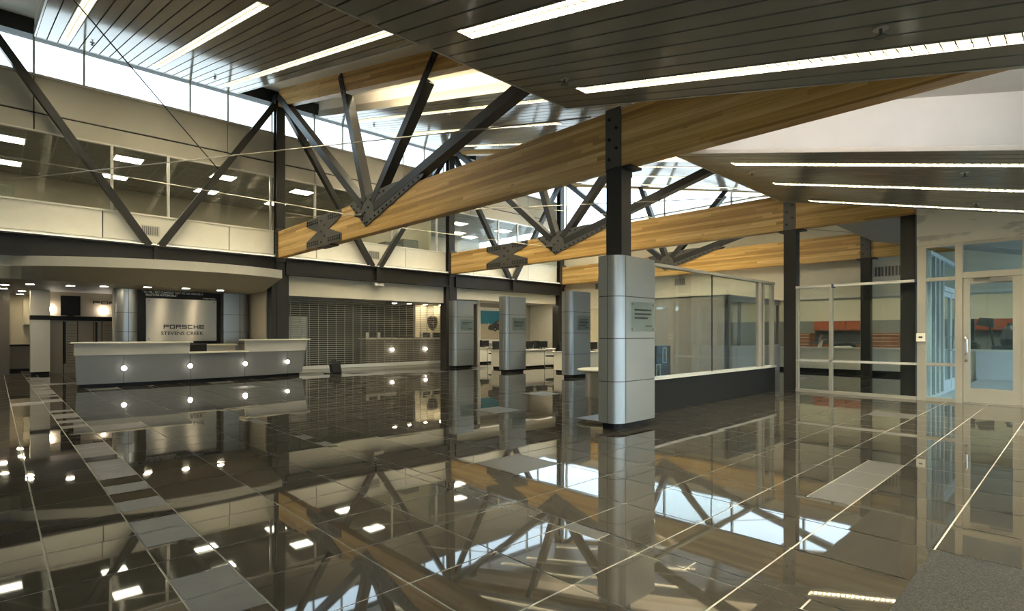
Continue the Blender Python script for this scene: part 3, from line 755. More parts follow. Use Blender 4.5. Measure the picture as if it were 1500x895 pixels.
ribbon(4.98, 7.04, 1.085, 1.115, -0.12, -0.12, 0.42).build('counter_top', 'desktop', t)
ribbon(3.62, 5.14, 0.765, 0.795, -0.08, -0.08, 0.6).build('low_top', 'desktop', t)
ribbon(1.5, 6.0, 0.70, 0.73, 0.3, 0.3, 0.7).build('work_top', 'deskwhite', t)
for x in (1.5, 3.6, 5.1, 5.98): MB().box(x - 0.02, x + 0.02, yd(x) + 0.3, yd(x) + 0.95, 0, 0.70).build('support_panel', 'deskgrey', t)
for x in (2.26, 3.67, 5.05, 6.30):
    y = yd(x)
    cup = MB().tube([(x, y + 0.01, 0.44), (x, y - 0.03, 0.44)], 0.062, 18).build('lamp_cup', 'chrome', t)
    MB().tube([(x, y - 0.03, 0.44), (x, y - 0.055, 0.44), (x, y - 0.07, 0.44)], [0.055, 0.05, 0.025], 18).build('front_lamp', 'globe', cup)
t2 = thing('back_counter', (4.2, 18.3, 0), 'pale low counter standing behind the reception chair', 'counter')
MB().box(3.3, 5.4, 18.1, 18.6, 0.0, 0.92).build('cabinet', 'deskwhite', t2); MB().box(3.25, 5.45, 18.06, 18.62, 0.92, 0.96).build('counter_top', 'desktop', t2)

# ---- chairs
def office_chair(name, label, loc, rz, group):
    t = thing(name, (0, 0, 0), label, 'chair', group)
    for k in range(5):
        a = 2 * PI * k / 5 + 0.3
        lg = MB().tube([(0, 0, 0.11), (0.28 * math.cos(a), 0.28 * math.sin(a), 0.075)], [0.028, 0.018], 6).build('leg', 'black', t)
        MB().tube([(0.28 * math.cos(a) - 0.02 * math.sin(a), 0.28 * math.sin(a) + 0.02 * math.cos(a), 0.032), (0.28 * math.cos(a) + 0.02 * math.sin(a), 0.28 * math.sin(a) - 0.02 * math.cos(a), 0.032)], 0.03, 10).build('caster', 'black', lg)
    MB().tube([(0, 0, 0.10), (0, 0, 0.43)], [0.03, 0.022], 10).build('gas_column', 'chrome', t)
    MB().box(-0.24, 0.24, -0.23, 0.25, 0.43, 0.50).build('seat', 'blackmat', t, bevel=0.03)
    mb = MB()
    for i in range(8):
        a, b = -0.22 + 0.055 * i, -0.22 + 0.055 * (i + 1)
        cv = lambda x: 0.26 - 0.9 * x * x * 0.6
        mb.hexa([(a, cv(a), 0.56), (b, cv(b), 0.56), (b, cv(b) + 0.03, 0.56), (a, cv(a) + 0.03, 0.56), (a * .92, cv(a) + 0.06, 0.98), (b * .92, cv(b) + 0.06, 0.98), (b * .92, cv(b) + 0.09, 0.98), (a * .92, cv(a) + 0.09, 0.98)])
    mb.build('backrest', 'blackmat', t)
    MB().bar((0, 0.22, 0.46), (0, 0.29, 0.62), 0.06, 0.02, up=(0, 1, 0)).build('back_stem', 'black', t)
    for s in (-1, 1): MB().tube([(s * 0.25, 0.12, 0.46), (s * 0.29, 0.10, 0.66), (s * 0.28, -0.14, 0.67)], 0.018, 6).build('armrest', 'black', t)
    t.location = loc; t.rotation_euler = (0, 0, rz); OFF[t.name] = Vector(loc)
    return t
ch = office_chair('office_chair', 'black mesh office chair behind the low middle of the reception desk', (4.2, 17.5, 0), PI * 0.96, 'black mesh office chairs')
for loc, rz, lab in (((16.2, 18.95, 0), 0.1, 'black mesh office chair at the far white desk under the car poster'), ((16.4, 15.45, 0), 0.2, 'black mesh office chair at the middle white desk'), ((14.1, 15.45, 0), -0.2, 'black office chair half hidden by the middle silver pillar'), ((15.6, 12.5, 0), 0.0, 'black mesh office chair at the nearest white desk'), ((14.6, 12.45, 0), 0.3, 'black office chair beside the third silver pillar at the nearest white desk')):
    dup(ch, loc, rz, lab)

def guest_chair(loc, rz, label):
    t = thing('cantilever_chair', (0, 0, 0), label, 'chair', 'cantilever visitor chairs')
    for s in (-1, 1):
        x = s * 0.26
        MB().tube([(x, 0.25, 0.012), (x, -0.22, 0.012), (x, -0.27, 0.06), (x, -0.27, 0.60), (x, -0.22, 0.66), (x, 0.12, 0.66), (x, 0.2, 0.60)], 0.0125, 8).build('side_frame', 'chrome', t)
        MB().box(x - 0.02, x + 0.02, -0.2, 0.1, 0.67, 0.69).build('armrest', 'black', t)
    MB().tube([(-0.26, 0.25, 0.012), (0.26, 0.25, 0.012)], 0.0125, 8).build('floor_bar', 'chrome', t)
    MB().box(-0.245, 0.245, -0.25, 0.22, 0.42, 0.47).build('seat', 'blackmat', t, bevel=0.02)
    MB().hexa([(-0.23, 0.2, 0.47), (0.23, 0.2, 0.47), (0.23, 0.24, 0.47), (-0.23, 0.24, 0.47), (-0.23, 0.30, 0.86), (0.23, 0.30, 0.86), (0.23, 0.33, 0.86), (-0.23, 0.33, 0.86)]).build('backrest', 'blackmat', t)
    t.location = loc; t.rotation_euler = (0, 0, rz)
    return t
gc = guest_chair((15.1, 13.6, 0), PI, 'black visitor chair with chrome tube frame in front of the middle white desk')
dup(gc, (15.3, 17.05, 0), PI, 'black visitor chair with chrome tube frame in front of the far white desk')
dup(gc, (16.4, 10.6, 0), PI, 'black visitor chair with chrome tube frame at the nearest white desk')

# ---- sales desks, monitors
def sales_desk(x0, x1, y, lab):
    t = thing('sales_desk', ((x0 + x1) / 2, y + 0.4, 0), lab, 'desk', 'white sales desks')
    MB().box(x0 + 0.06, x1 - 0.06, y + 0.06, y + 0.75, 0.0, 0.08).build('plinth', 'black', t)
    MB().box(x0, x1, y, y + 0.04, 0.08, 0.64).build('front_panel', 'white', t)
    MB().box(x0, x0 + 0.04, y + 0.04, y + 0.8, 0.08, 0.64).build('side_panel', 'white', t); MB().box(x1 - 0.04, x1, y + 0.04, y + 0.8, 0.08, 0.64).build('side_panel', 'white', t)
    MB().box(x0 - 0.03, x1 + 0.03, y - 0.05, y + 0.85, 0.64, 0.68).build('desk_top', 'deskwhite', t)
    return t
sales_desk(14.85, 17.5, 17.72, 'white sales desk under the car poster')
sales_desk(13.2, 16.9, 14.2, 'white sales desk between the second and third silver pillars')
sales_desk(13.4, 16.6, 11.3, 'white sales desk nearest the round table')
def monitor(loc, rz, lab):
    t = thing('desk_monitor', (0, 0, 0), lab, 'monitor', 'black desk monitors')
    MB().box(-0.26, 0.26, -0.02, 0.03, 0.05, 0.30).build('screen', 'black', t, bevel=0.008)
    MB().box(-0.02, 0.02, 0.03, 0.06, 0.01, 0.2).build('stand', 'black', t)
    MB().box(-0.11, 0.11, -0.06, 0.10, 0.0, 0.015).build('foot', 'black', t)
    t.location = loc; t.rotation_euler = (0, 0, rz); return t
mo = monitor((15.6, 18.15, 0.68), 0.15, 'black monitor seen from behind on the far white desk')
for loc, rz, lab in (((14.9, 14.75, 0.68), 0.1, 'black monitor on the middle white desk beside the second pillar'), ((15.6, 14.7, 0.68), -0.15, 'black monitor on the middle white desk nearer the chrome chair'), ((15.1, 11.8, 0.68), 0.1, 'black monitor on the nearest white desk')):
    dup(mo, loc, rz, lab)
o = MB().box(13.85, 14.2, 14.5, 14.9, 0.68, 1.16).box(13.89, 14.16, 14.44, 14.5, 0.72, 1.1).build('desk_printer', 'black', base=(14.0, 14.7, 0.68), bevel=0.01)
tag(o, 'tall black printer at the end of the middle white desk beside the second pillar', 'printer')

# ---- poster
t = thing('framed_poster', (17.3, 19.56, 0.8), 'framed poster of a dark coupe under a teal sky', 'poster')
MB().box(16.38, 18.6, 19.53, 19.585, 0.82, 2.52).build('frame', 'poster_white', t)
mb = MB()
mb.box(16.52, 18.46, 19.518, 19.53, 1.0, 1.72); mb.cur = 1; mb.box(16.52, 18.46, 19.518, 19.53, 1.72, 2.36)
mb.cur = 0
for k in range(10): mb.prism([(16.52 + 0.194 * k, 1.71), (16.62 + 0.194 * k, 1.75 + 0.05 * ((k * 7) % 3) / 2), (16.714 + 0.194 * k, 1.71)], lambda u, v, w: (u, w, v), 19.516, 19.53)
mb.build('print', ['sand', 'sky_teal'], t)
body = [(16.98, 1.50), (17.0, 1.62), (17.12, 1.70), (17.3, 1.74), (17.45, 1.86), (17.62, 1.93), (17.85, 1.93), (18.1, 1.84), (18.3, 1.74), (18.42, 1.66), (18.42, 1.50), (18.2, 1.46), (17.1, 1.44)]
car = MB().prism(body, lambda u, v, w: (u, w, v), 19.512, 19.518).build('printed_car', 'car_grey', t)
for x in (17.42, 18.2):
    mb = MB().tube([(x, 19.512, 1.49), (x, 19.508, 1.49)], 0.11, 16); mb.build('printed_wheel', 'black', t)
    MB().tube([(x, 19.508, 1.49), (x, 19.505, 1.49)], 0.07, 12).build('printed_rim', 'car_light', t)
MB().prism([(17.5, 1.77), (17.65, 1.89), (17.84, 1.89), (18.05, 1.79)], lambda u, v, w: (u, w, v), 19.509, 19.512).build('printed_window', 'car_light', t)

# ---- silver pillars
def plaque(t, x0, x1, y, z0, z1, rows, plate=True):
    if plate:
        p = MB().box(x0, x1, y - 0.03, y - 0.022, z0, z1).build('plaque', 'acrylic', t)
        for a in (x0 + 0.03, x1 - 0.03):
            for b in (z0 + 0.03, z1 - 0.03): MB().tube([(a, y, b), (a, y - 0.04, b)], 0.014, 10).build('standoff', 'chrome', p)
    mb = MB(); w = x1 - x0
    zz = z0 + (z1 - z0) * 0.70; dz = (z1 - z0) * (0.135 if rows <= 3 else 0.10)
    rnd = random.Random(rows * 13)
    for r_ in range(rows):
        x = x0 + 0.14 * w; end = x0 + w * (0.86 if r_ < rows - 1 else rnd.uniform(0.6, 0.8))
        while x < end - 0.02:
            ww = rnd.uniform(0.03, 0.075); xe = min(end, x + ww)
            mb.box(x, xe, y - 0.024, y - 0.018, zz - r_ * dz, zz - r_ * dz + dz * 0.42); x = xe + 0.012
    mb.box(x0 + 0.6 * w, x0 + 0.88 * w, y - 0.024, y - 0.018, z0 + (z1 - z0) * 0.17, z0 + (z1 - z0) * 0.17 + dz * 0.28)
    mb.build('plaque_lettering', 'letter', t)
def pillar(x0, x1, y0, h, lab, rows, back=None, seams=None):
    t = thing('silver_pillar', ((x0 + x1) / 2, y0 + 0.15, 0), lab, 'pillar', 'silver clad information pillars')
    r = 0.17
    out = capsule(x0, x1, y0, y0 + 0.32, r, 10, True, False)
    clad(t, out, 0.085, h, seams, [])
    MB().prism(capsule(x0 + 0.07, x1 - 0.05, y0 + 0.06, y0 + 0.30, 0.12, 6, True, False), Fz, 0, 0.085).build('plinth', 'black', t)
    MB().box(x0 + r - 0.003, x0 + r + 0.003, y0 - 0.002, y0 + 0.02, 0.09, h - 0.01).build('joint_strip', 'joint', t)
    MB().box(x0 - 0.002, x0 + 0.02, y0 + r - 0.003, y0 + r + 0.003, 0.09, h - 0.01).build('joint_strip', 'joint', t)
    if back: MB().box(*back).build('rear_casing', 'silver', t)
    return t
s4 = [0.085, 0.64, 1.21, 1.765, 2.31]
t = pillar(5.86, 6.73, 4.17, 2.31, 'tallest silver pillar in view, nearest the camera at the glazed partition', 3, (6.27, 6.70, 4.49, 4.72, 0.085, 2.30), s4)
plaque(t, 6.13, 6.70, 4.17, 1.30, 1.70, 3)
s3 = [0.085, 0.68, 1.29, 1.90, 2.5]
for y, rows, x0, lab in ((10.13, 5, 11.92, 'silver pillar just beyond the round table'), (13.0, 5, 12.07, 'silver pillar in front of the car poster'), (15.94, 2, 12.22, 'silver pillar at the end of the roller shutter')):
    t = pillar(x0, x0 + 0.92, y, 2.5, lab, rows, None, s3)
    plaque(t, x0 + 0.28, x0 + 0.90, y, 1.38, 1.80, rows)

# ---- roller shutter and parts room
t = thing('roller_shutter', (9.85, 17.6, 0), 'closed see-through rolling grille shutter across the parts counter', 'shutter')
mb = MB(); z = 0.27
while z < 2.46: mb.box(6.80, 12.94, 17.588, 17.612, z, z + 0.020); z += 0.070
mb.build('curtain_rods', 'grille', t)
mb = MB(); x = 6.9
while x < 12.9: mb.box(x - 0.006, x + 0.006, 17.592, 17.608, 0.2, 2.46); x += 0.31
mb.build('link_chains', 'grille', t)
MB().box(6.78, 12.95, 17.55, 17.65, 0.10, 0.215).build('bottom_bar', 'alu_light', t)
MB().box(6.72, 12.98, 17.50, 17.70, 0.0, 0.085).build('threshold', 'alu', t)
for x in (6.73, 12.94): MB().box(x, x + 0.06, 17.55, 17.65, 0.085, 2.47).build('guide_rail', 'alu_light', t)
t = thing('parts_counter', (12.3, 19.1, 0), 'long dim parts counter with two round lamps behind the shutter', 'counter')
MB().box(10.3, 14.5, 18.95, 19.45, 0.0, 1.06).build('front', 'taupe', t); MB().box(10.25, 14.55, 18.87, 19.48, 1.06, 1.10).build('counter_top', 'desktop', t)
for a, b in ((10.3, 11.6), (12.76, 13.9)):
    MB().box(a, b, 18.96, 18.98, 1.10, 1.31).build('shelf_back', 'black', t); MB().box(a, b, 18.88, 18.96, 1.10, 1.125).build('shelf_edge', 'white', t); MB().box(a, a + 0.12, 18.92, 18.96, 1.125, 1.31).build('card_holder', 'white', t)
    MB().box(a + 0.5, a + 0.6, 18.92, 18.96, 1.125, 1.31).build('card_holder', 'white', t)
for x in (11.43, 13.02):
    MB().lathe((x, 18.90, 0.64), [(0.0, -0.06), (0.045, -0.045), (0.06, 0.0), (0.045, 0.045), (0.0, 0.06)], 14).build('front_lamp', 'globe', t)
t = thing('wall_crest', (13.75, 19.49, 1.5), 'dark shield shaped crest on the cream wall behind the shutter', 'crest')
sh = [(-0.28, 0.30), (-0.12, 0.36), (0, 0.33), (0.12, 0.36), (0.28, 0.30), (0.30, 0.05), (0.22, -0.2), (0, -0.38), (-0.22, -0.2), (-0.30, 0.05)]
MB().prism(sh, lambda u, v, w: (13.75 + u * 0.85, w, 1.72 + v * 0.85), 19.44, 19.495).build('shield', 'plate', t)
MB().prism([(u * .8, v * .8) for u, v in sh], lambda u, v, w: (13.75 + u * 0.85, w, 1.72 + v * 0.85), 19.43, 19.44).build('shield_face', 'black', t)
mb = MB()
for s in (-1, 1):
    for k in range(3): mb.box(13.75 + s * 0.12 - 0.05, 13.75 + s * 0.12 + 0.05, 19.424, 19.43, 1.74 + 0.05 * k, 1.76 + 0.05 * k)
mb.prism([(u * .28, v * .28) for u, v in sh], lambda u, v, w: (13.75 + u * 0.85, w, 1.72 + v * 0.85), 19.42, 19.43)
mb.build('shield_bars', 'taupe', t)
t = thing('notice_board', (7.6, 19.4, 0), 'pale notice board standing behind the shutter near the desk end', 'board')
MB().box(7.35, 8.15, 19.38, 19.42, 1.0, 1.85).build('sheet', 'white', t); MB().box(7.3, 8.2, 19.36, 19.40, 0.96, 1.0).box(7.3, 7.35, 19.36, 19.44, 0, 1.9).box(8.15, 8.2, 19.36, 19.44, 0, 1.9).box(7.3, 8.2, 19.36, 19.44, 1.85, 1.9).build('frame', 'alu', t)
for x, lab in ((11.7, 'first'), (12.4, 'second'), (13.2, 'third'), (14.0, 'last')):
    t = thing('downlight', (x, 19.2, 2.52), 'small round downlight over the parts counter, %s along the row from the desk side' % lab, 'downlight', 'downlights over the parts counter')
    MB().lathe((x, 19.2, 2.50), [(0.075, 0.0), (0.105, 0.0), (0.105, 0.019), (0.075, 0.019)], 20).build('trim_ring', 'alu_light', t)
    MB().lathe((x, 19.2, 2.494), [(0.02, 0), (0.085, 0.004), (0.085, 0.012)], 20).build('lens', 'down', t)

# black bag on the floor by the desk end
t = thing('black_bag', (8.0, 16.75, 0), 'small black bag with a trailing strap on the floor by the desk end', 'bag')
MB().hexa([(7.84, 16.6, 0), (8.16, 16.55, 0), (8.2, 16.85, 0), (7.9, 16.9, 0), (7.78, 16.62, 0.30), (8.10, 16.57, 0.38), (8.12, 16.82, 0.38), (7.84, 16.87, 0.30)]).build('body', 'blackmat', t, bevel=0.04)
MB().tube([(7.82, 16.7, 0.33), (7.92, 16.7, 0.42), (8.04, 16.7, 0.38)], 0.012, 6).build('handle', 'blackmat', t)
MB().tube([(7.86, 16.6, 0.02), (7.74, 16.5, 0.012), (7.62, 16.55, 0.012), (7.58, 16.66, 0.012), (7.68, 16.68, 0.012)], 0.014, 6).build('strap', 'blackmat', t)

# emergency light
t = thing('emergency_light', (9.73, 17.0, 2.96), 'white emergency light box hung under the steel beam over the shutter', 'emergency light')
MB().box(9.56, 9.92, 16.98, 17.10, 2.93, 3.04).build('case', 'alu_light', t, bevel=0.01)
MB().tube([(9.73, 17.04, 3.04), (9.73, 17.04, 3.12)], 0.02, 8).build('mount', 'steel', t)
MB().box(9.58, 9.70, 16.97, 16.98, 2.95, 3.02).build('lamp_window', 'white', t)

# vents
def vent_xz(x0, x1, y, z0, z1, lab):     # faces -Y
    t = thing('wall_vent', ((x0 + x1) / 2, y, z0), lab, 'vent', 'wall air vents')
    MB().box(x0 - 0.03, x1 + 0.03, y - 0.012, y, z0 - 0.03, z1 + 0.03).build('frame', 'ventwhite', t)
    mb = MB(); n = 9
    for k in range(n): a = x0 + (x1 - x0) * k / n; mb.box(a, a + (x1 - x0) / n * 0.6, y - 0.022, y - 0.012, z0, z1)
    mb.build('grille', 'vent', t)
def vent_yz(x, y0, y1, z0, z1, lab):
    t = thing('wall_vent', (x, (y0 + y1) / 2, z0), lab, 'vent', 'wall air vents')
    MB().box(x - 0.012, x, y0 - 0.03, y1 + 0.03, z0 - 0.03, z1 + 0.03).build('frame', 'ventwhite', t)
    mb = MB(); n = 9
    for k in range(n): a = y0 + (y1 - y0) * k / n; mb.box(x - 0.022, x - 0.012, a, a + (y1 - y0) / n * 0.6, z0, z1)
    mb.build('grille', 'vent', t)
vent_xz(2.86, 3.24, 17.36, 3.93, 4.16, 'small grey air vent between the braces above the reception')
vent_xz(9.55, 9.95, 17.36, 3.93, 4.18, 'small grey air vent between the braces above the shutter')

# ================================================================== end wall X = 19.9
mb = MB()
mb.box(19.9, 20.1, 9.5, 19.7, 0, 4.9); mb.box(19.9, 20.1, -3.4, 9.5, 2.42, 4.9); mb.box(19.9, 20.1, -3.4, 9.5, 0.0, 0.78)
struct(mb.build('wall_end', 'wall'))
struct(MB().box(19.84, 19.9, -3.4, 2.1, 0.0, 0.78).build('wall_daylit_face', 'bluecounter'))  # end wall again, faced paler here to stand in for daylight on it
struct(MB().box(19.82, 20.14, -3.4, 9.5, 0.78, 0.83).build('trim_4', 'white'))
struct(MB().box(19.87, 19.9, 3.2, 19.6, 0.0, 0.12).build('baseboard_end', 'black'))
struct(MB().box(19.80, 19.9, -3.4, 17.3, 2.42, 2.50).build('trim_5', 'white'))
struct(MB().box(19.84, 19.9, 9.6, 17.2, 0.12, 2.42).build('wall_lining', 'cream'))
w = MB()
for y in (0.4, 2.6, 4.9, 7.2): w.box(19.95, 20.05, y - 0.025, y + 0.025, 0.83, 2.42)
w.box(19.95, 20.05, -3.4, 9.5, 2.37, 2.42)
w = struct(w.build('window_7', 'alu_light')); MB().box(19.99, 20.0, -3.4, 9.5, 0.83, 2.37).build('pane', 'glass', w)
# end clerestory (sky) with mullions
w = MB()
for y in (6.6, 9.1, 11.9, 14.6, 17.2):
    w.box(19.93, 20.05, y - 0.03, y + 0.03, 4.9, 5.0 + 0.23 * y)
w.box(19.93, 20.05, 4.6, 17.5, 6.18, 6.23); w.box(19.88, 20.1, 4.6, 17.5, 4.88, 4.95)
w = struct(w.build('window_8', 'alu')); MB().prism([(4.6, 4.9), (17.5, 4.9), (17.5, 9.0), (4.6, 6.0)], lambda u, v, q: (q, u, v), 19.99, 19.996).build('pane', 'glass', w)
vent_yz(19.9, 10.95, 11.4, 3.22, 3.48, 'small grey air vent on the far white wall seen through the glazed partition')
vent_yz(19.9, 15.0, 15.4, 3.30, 3.55, 'small grey air vent on the far white wall behind the near silver pillar')
vent_yz(19.9, 6.7, 7.0, 3.20, 3.46, 'narrow grey air vent on the far white wall beside the corner column')
vent_yz(19.9, 3.75, 4.55, 3.05, 3.34, 'wide grey air vent on the far white wall behind the glazed screen')

# ================================================================== workshop beyond
struct(MB().box(26.0, 26.1, -3.4, 12.0, 0, 3.6).build('wall_workshop', 'cream'))
struct(MB().box(25.96, 26.0, -3.4, 12.0, 0, 1.82).build('wall_workshop', 'greyband'))
struct(MB().box(20.1, 26.1, 11.9, 12.0, 0, 3.6).build('wall_workshop', 'cream'))
struct(MB().box(20.0, 26.1, -3.5, -3.4, 0, 2.35).box(20.0, 26.1, -3.5, -3.4, 2.95, 3.6).box(20.0, 21.0, -3.5, -3.4, 2.35, 2.95).box(21.9, 22.5, -3.5, -3.4, 2.35, 2.95).box(23.4, 26.1, -3.5, -3.4, 2.35, 2.95).build('wall_workshop', 'cream'))
struct(MB().box(20.1, 26.1, -3.45, 12.0, 3.5, 3.6).build('ceiling_workshop', 'gyp'))
for y, lab in ((0.5, 'behind the glass door'), (4.0, 'beyond the glazed screen'), (8.0, 'beyond the office box')):  # assumed ceiling lights, out of view, added as workshop fill
    t = thing('added_shop_light', (23.0, y, 3.4), 'assumed unseen workshop fill light %s' % lab, 'ceiling light', 'assumed workshop ceiling lights')
    MB().box(21.3, 24.7, y - 0.15, y + 0.15, 3.42, 3.5).build('housing', 'alu_light', t); MB().box(21.35, 24.65, y - 0.12, y + 0.12, 3.40, 3.42).build('tube_lens', 'tube', t)
for y0, y1, lab in ((7.45, 8.05, 'orange wall cupboard furthest from the door in the workshop'), (6.85, 7.43, 'middle orange wall cupboard in the workshop'), (6.25, 6.83, 'orange wall cupboard next to the brown tool chest'), (2.35, 2.9, 'orange wall cupboard seen through the glass door by its handle side'), (1.75, 2.33, 'orange wall cupboard seen through the middle of the glass door')):
    t = thing('wall_cupboard', (25.75, y0, 1.42), lab, 'cupboard', 'orange workshop cupboards')
    MB().box(25.6, 25.96, y0, y1, 1.40, 1.80).build('carcass', 'orange', t); MB().box(25.58, 25.6, y0 + 0.02, y1 - 0.02, 1.42, 1.78).build('door', 'orange', t)
    MB().box(25.565, 25.58, (y0 + y1) / 2 - 0.05, (y0 + y1) / 2 + 0.05, 1.46, 1.48).build('handle', 'chrome', t)
for y0, y1, lab in ((4.9, 6.06, 'brown tool chest with pale drawer handles seen through the glazed screen'), (8.1, 8.7, 'orange tool chest beside the corner column in the workshop'), (1.0, 1.7, 'brown tool chest seen through the far edge of the glass door')):
    t = thing('tool_chest', (25.6, (y0 + y1) / 2, 0), lab, 'tool chest', 'workshop tool chests')
    MB().box(25.3, 25.9, y0, y1, 0.1, 1.30).build('cabinet', 'orange_wood', t); MB().box(25.34, 25.86, y0 + 0.04, y1 - 0.04, 0, 0.1).build('plinth', 'black', t)
    for k in range(8):
        d = MB().box(25.275, 25.3, y0 + 0.03, y1 - 0.03, 0.14 + 0.144 * k, 0.265 + 0.144 * k).build('drawer', 'orange_wood', t)
        MB().box(25.26, 25.275, y0 + 0.05, y1 - 0.05, 0.235 + 0.144 * k, 0.255 + 0.144 * k).build('drawer_handle', 'ventwhite', d)
t = thing('work_bench', (25.3, 7.2, 0), 'dark workshop bench under the orange wall cupboards', 'bench')
MB().box(25.3, 25.9, 6.25, 8.0, 0, 0.1).build('plinth', 'black', t); MB().box(25.2, 25.95, 6.15, 8.1, 0.86, 0.92).build('bench_top', 'machine', t); MB().box(25.25, 25.95, 6.2, 8.05, 0.1, 0.86).build('cabinet', 'orange_wood', t); MB().box(25.9, 25.95, 6.15, 8.1, 0.92, 1.38).build('back_panel', 'machine', t)
# wheel machines
t = thing('tyre_machine', (22.6, 2.6, 0), 'grey tyre changing machine with raised arm behind the glass door', 'machine')
MB().box(22.3, 22.9, 2.3, 2.9, 0, 0.95).build('body', 'machine', t, bevel=0.03); MB().box(22.75, 22.95, 2.45, 2.7, 0.95, 1.75).build('tower', 'machine', t); MB().bar((22.85, 2.58, 1.68), (22.4, 2.62, 1.72), 0.08, 0.1).build('swing_arm', 'machine', t)
MB().lathe((22.5, 2.6, 0.95), [(0.24, 0), (0.26, 0.05), (0.2, 0.09)], 20).build('turntable', 'plate', t); MB().tube([(22.4, 2.62, 1.68), (22.4, 2.62, 1.2)], 0.03, 8).build('mount_head', 'chrome', t)
t = thing('wheel_balancer', (22.6, 1.75, 0), 'grey wheel balancer with a hood and a tilted display behind the glass door', 'machine')
MB().box(22.3, 22.9, 1.45, 2.0, 0, 0.9).build('body', 'machine', t, bevel=0.03)
MB().lathe((22.6, 1.6, 0.9), [(0.2, 0), (0.24, 0.2), (0.16, 0.5), (0.07, 0.62), (0.06, 0.7)], 16).build('hood', 'machine', t)
MB().hexa([(22.5, 1.95, 1.45), (22.7, 1.95, 1.45), (22.7, 2.4, 1.55), (22.5, 2.4, 1.55), (22.55, 1.97, 1.75), (22.75, 1.97, 1.75), (22.75, 2.3, 1.78), (22.55, 2.3, 1.78)]).build('display', 'machine', t)
MB().tube([(22.62, 1.97, 0.85), (22.62, 2.05, 1.5)], 0.03, 8).build('display_post', 'plate', t)
t = thing('scooter', (22.2, 6.2, 0), 'parked motor scooter with chrome trim on the workshop floor', 'scooter')
def wheel(y):
    w = MB().tube([(22.14, y, 0.27), (22.26, y, 0.27)], 0.26, 20).build('wheel', 'black', t); MB().tube([(22.12, y, 0.27), (22.28, y, 0.27)], 0.14, 16).build('hub', 'chrome', w)
wheel(6.95); wheel(5.65)
MB().tube([(22.2, 5.5, 0.62), (22.2, 5.8, 0.72), (22.2, 6.2, 0.70), (22.2, 6.45, 0.42), (22.2, 6.75, 0.40)], [0.08, 0.17, 0.17, 0.12, 0.10], 10).build('bodywork', 'white', t, smooth=True)
MB().tube([(22.2, 5.6, 0.82), (22.2, 5.9, 0.88), (22.2, 6.3, 0.84)], [0.08, 0.12, 0.08], 10).build('saddle', 'blackmat', t, smooth=True)
MB().tube([(22.2, 6.95, 0.3), (22.2, 6.82, 0.7), (22.2, 6.72, 1.02)], [0.04, 0.07, 0.05], 8).build('steering_column', 'white', t, smooth=True)
MB().tube([(21.9, 6.66, 1.05), (22.2, 6.72, 1.02), (22.5, 6.66, 1.05)], 0.02, 8).build('handlebar', 'chrome', t); MB().bar((22.2, 6.8, 0.98), (22.2, 6.72, 1.24), 0.3, 0.012, up=(0, 1, 0)).build('windscreen', 'chrome', t)

# ================================================================== interior office box and low furniture behind the partition
struct(MB().box(15.8, 15.9, 7.3, 10.6, 0, 2.44).box(15.9, 19.9, 7.35, 7.42, 0, 0.85).box(15.9, 19.9, 7.35, 7.42, 2.3, 2.44).box(15.8, 15.95, 7.3, 7.42, 0.0, 2.44).box(15.8, 19.9, 7.3, 10.6, 2.40, 2.44).box(15.8, 19.84, 10.5, 10.6, 0, 2.44).build('wall_officebox', 'greywall'))
w = MB()
for x in (16.0, 16.75, 18.4, 19.8): w.box(x - 0.03, x + 0.03, 7.34, 7.43, 0.85, 2.3)
w.box(15.95, 19.9, 7.34, 7.43, 0.85, 0.9); w.box(15.95, 19.9, 7.34, 7.43, 2.26, 2.3)
w = struct(w.build('window_9', 'alu')); MB().box(15.95, 19.9, 7.38, 7.386, 0.9, 2.26).build('pane', 'glass', w)
t = thing('display_cabinet', (10.75, 6.7, 0), 'dark cabinet with two white outlined panels behind the glazed partition', 'cabinet')
MB().box(10.5, 11.15, 6.5, 6.95, 0.06, 1.0).build('carcass', 'black', t); MB().box(10.54, 11.1, 6.55, 6.9, 0, 0.06).build('plinth', 'black', t)
for x0, z0, z1 in ((10.54, 0.28, 0.60), (10.80, 0.62, 0.96)):
    MB().box(x0, x0 + 0.17, 6.485, 6.5, z0, z0 + 0.014).box(x0, x0 + 0.17, 6.485, 6.5, z1 - 0.014, z1).box(x0, x0 + 0.014, 6.485, 6.5, z0, z1).box(x0 + 0.156, x0 + 0.17, 6.485, 6.5, z0, z1).build('panel_outline', 'alu_light', t)
t = thing('round_table', (8.95, 6.75, 0), 'low round ivory table on a brushed steel drum beside the near silver pillar', 'table')
MB().lathe((8.95, 6.75, 0.50), [(0.36, 0.0), (0.50, 0.02), (0.52, 0.045), (0.51, 0.06), (0.0, 0.062)], 40).build('table_top', 'desktop', t, smooth=True)
MB().lathe((8.95, 6.75, 0.0), [(0.345, 0.0), (0.345, 0.5)], 40).build('drum_base', 'brush', t, smooth=True)

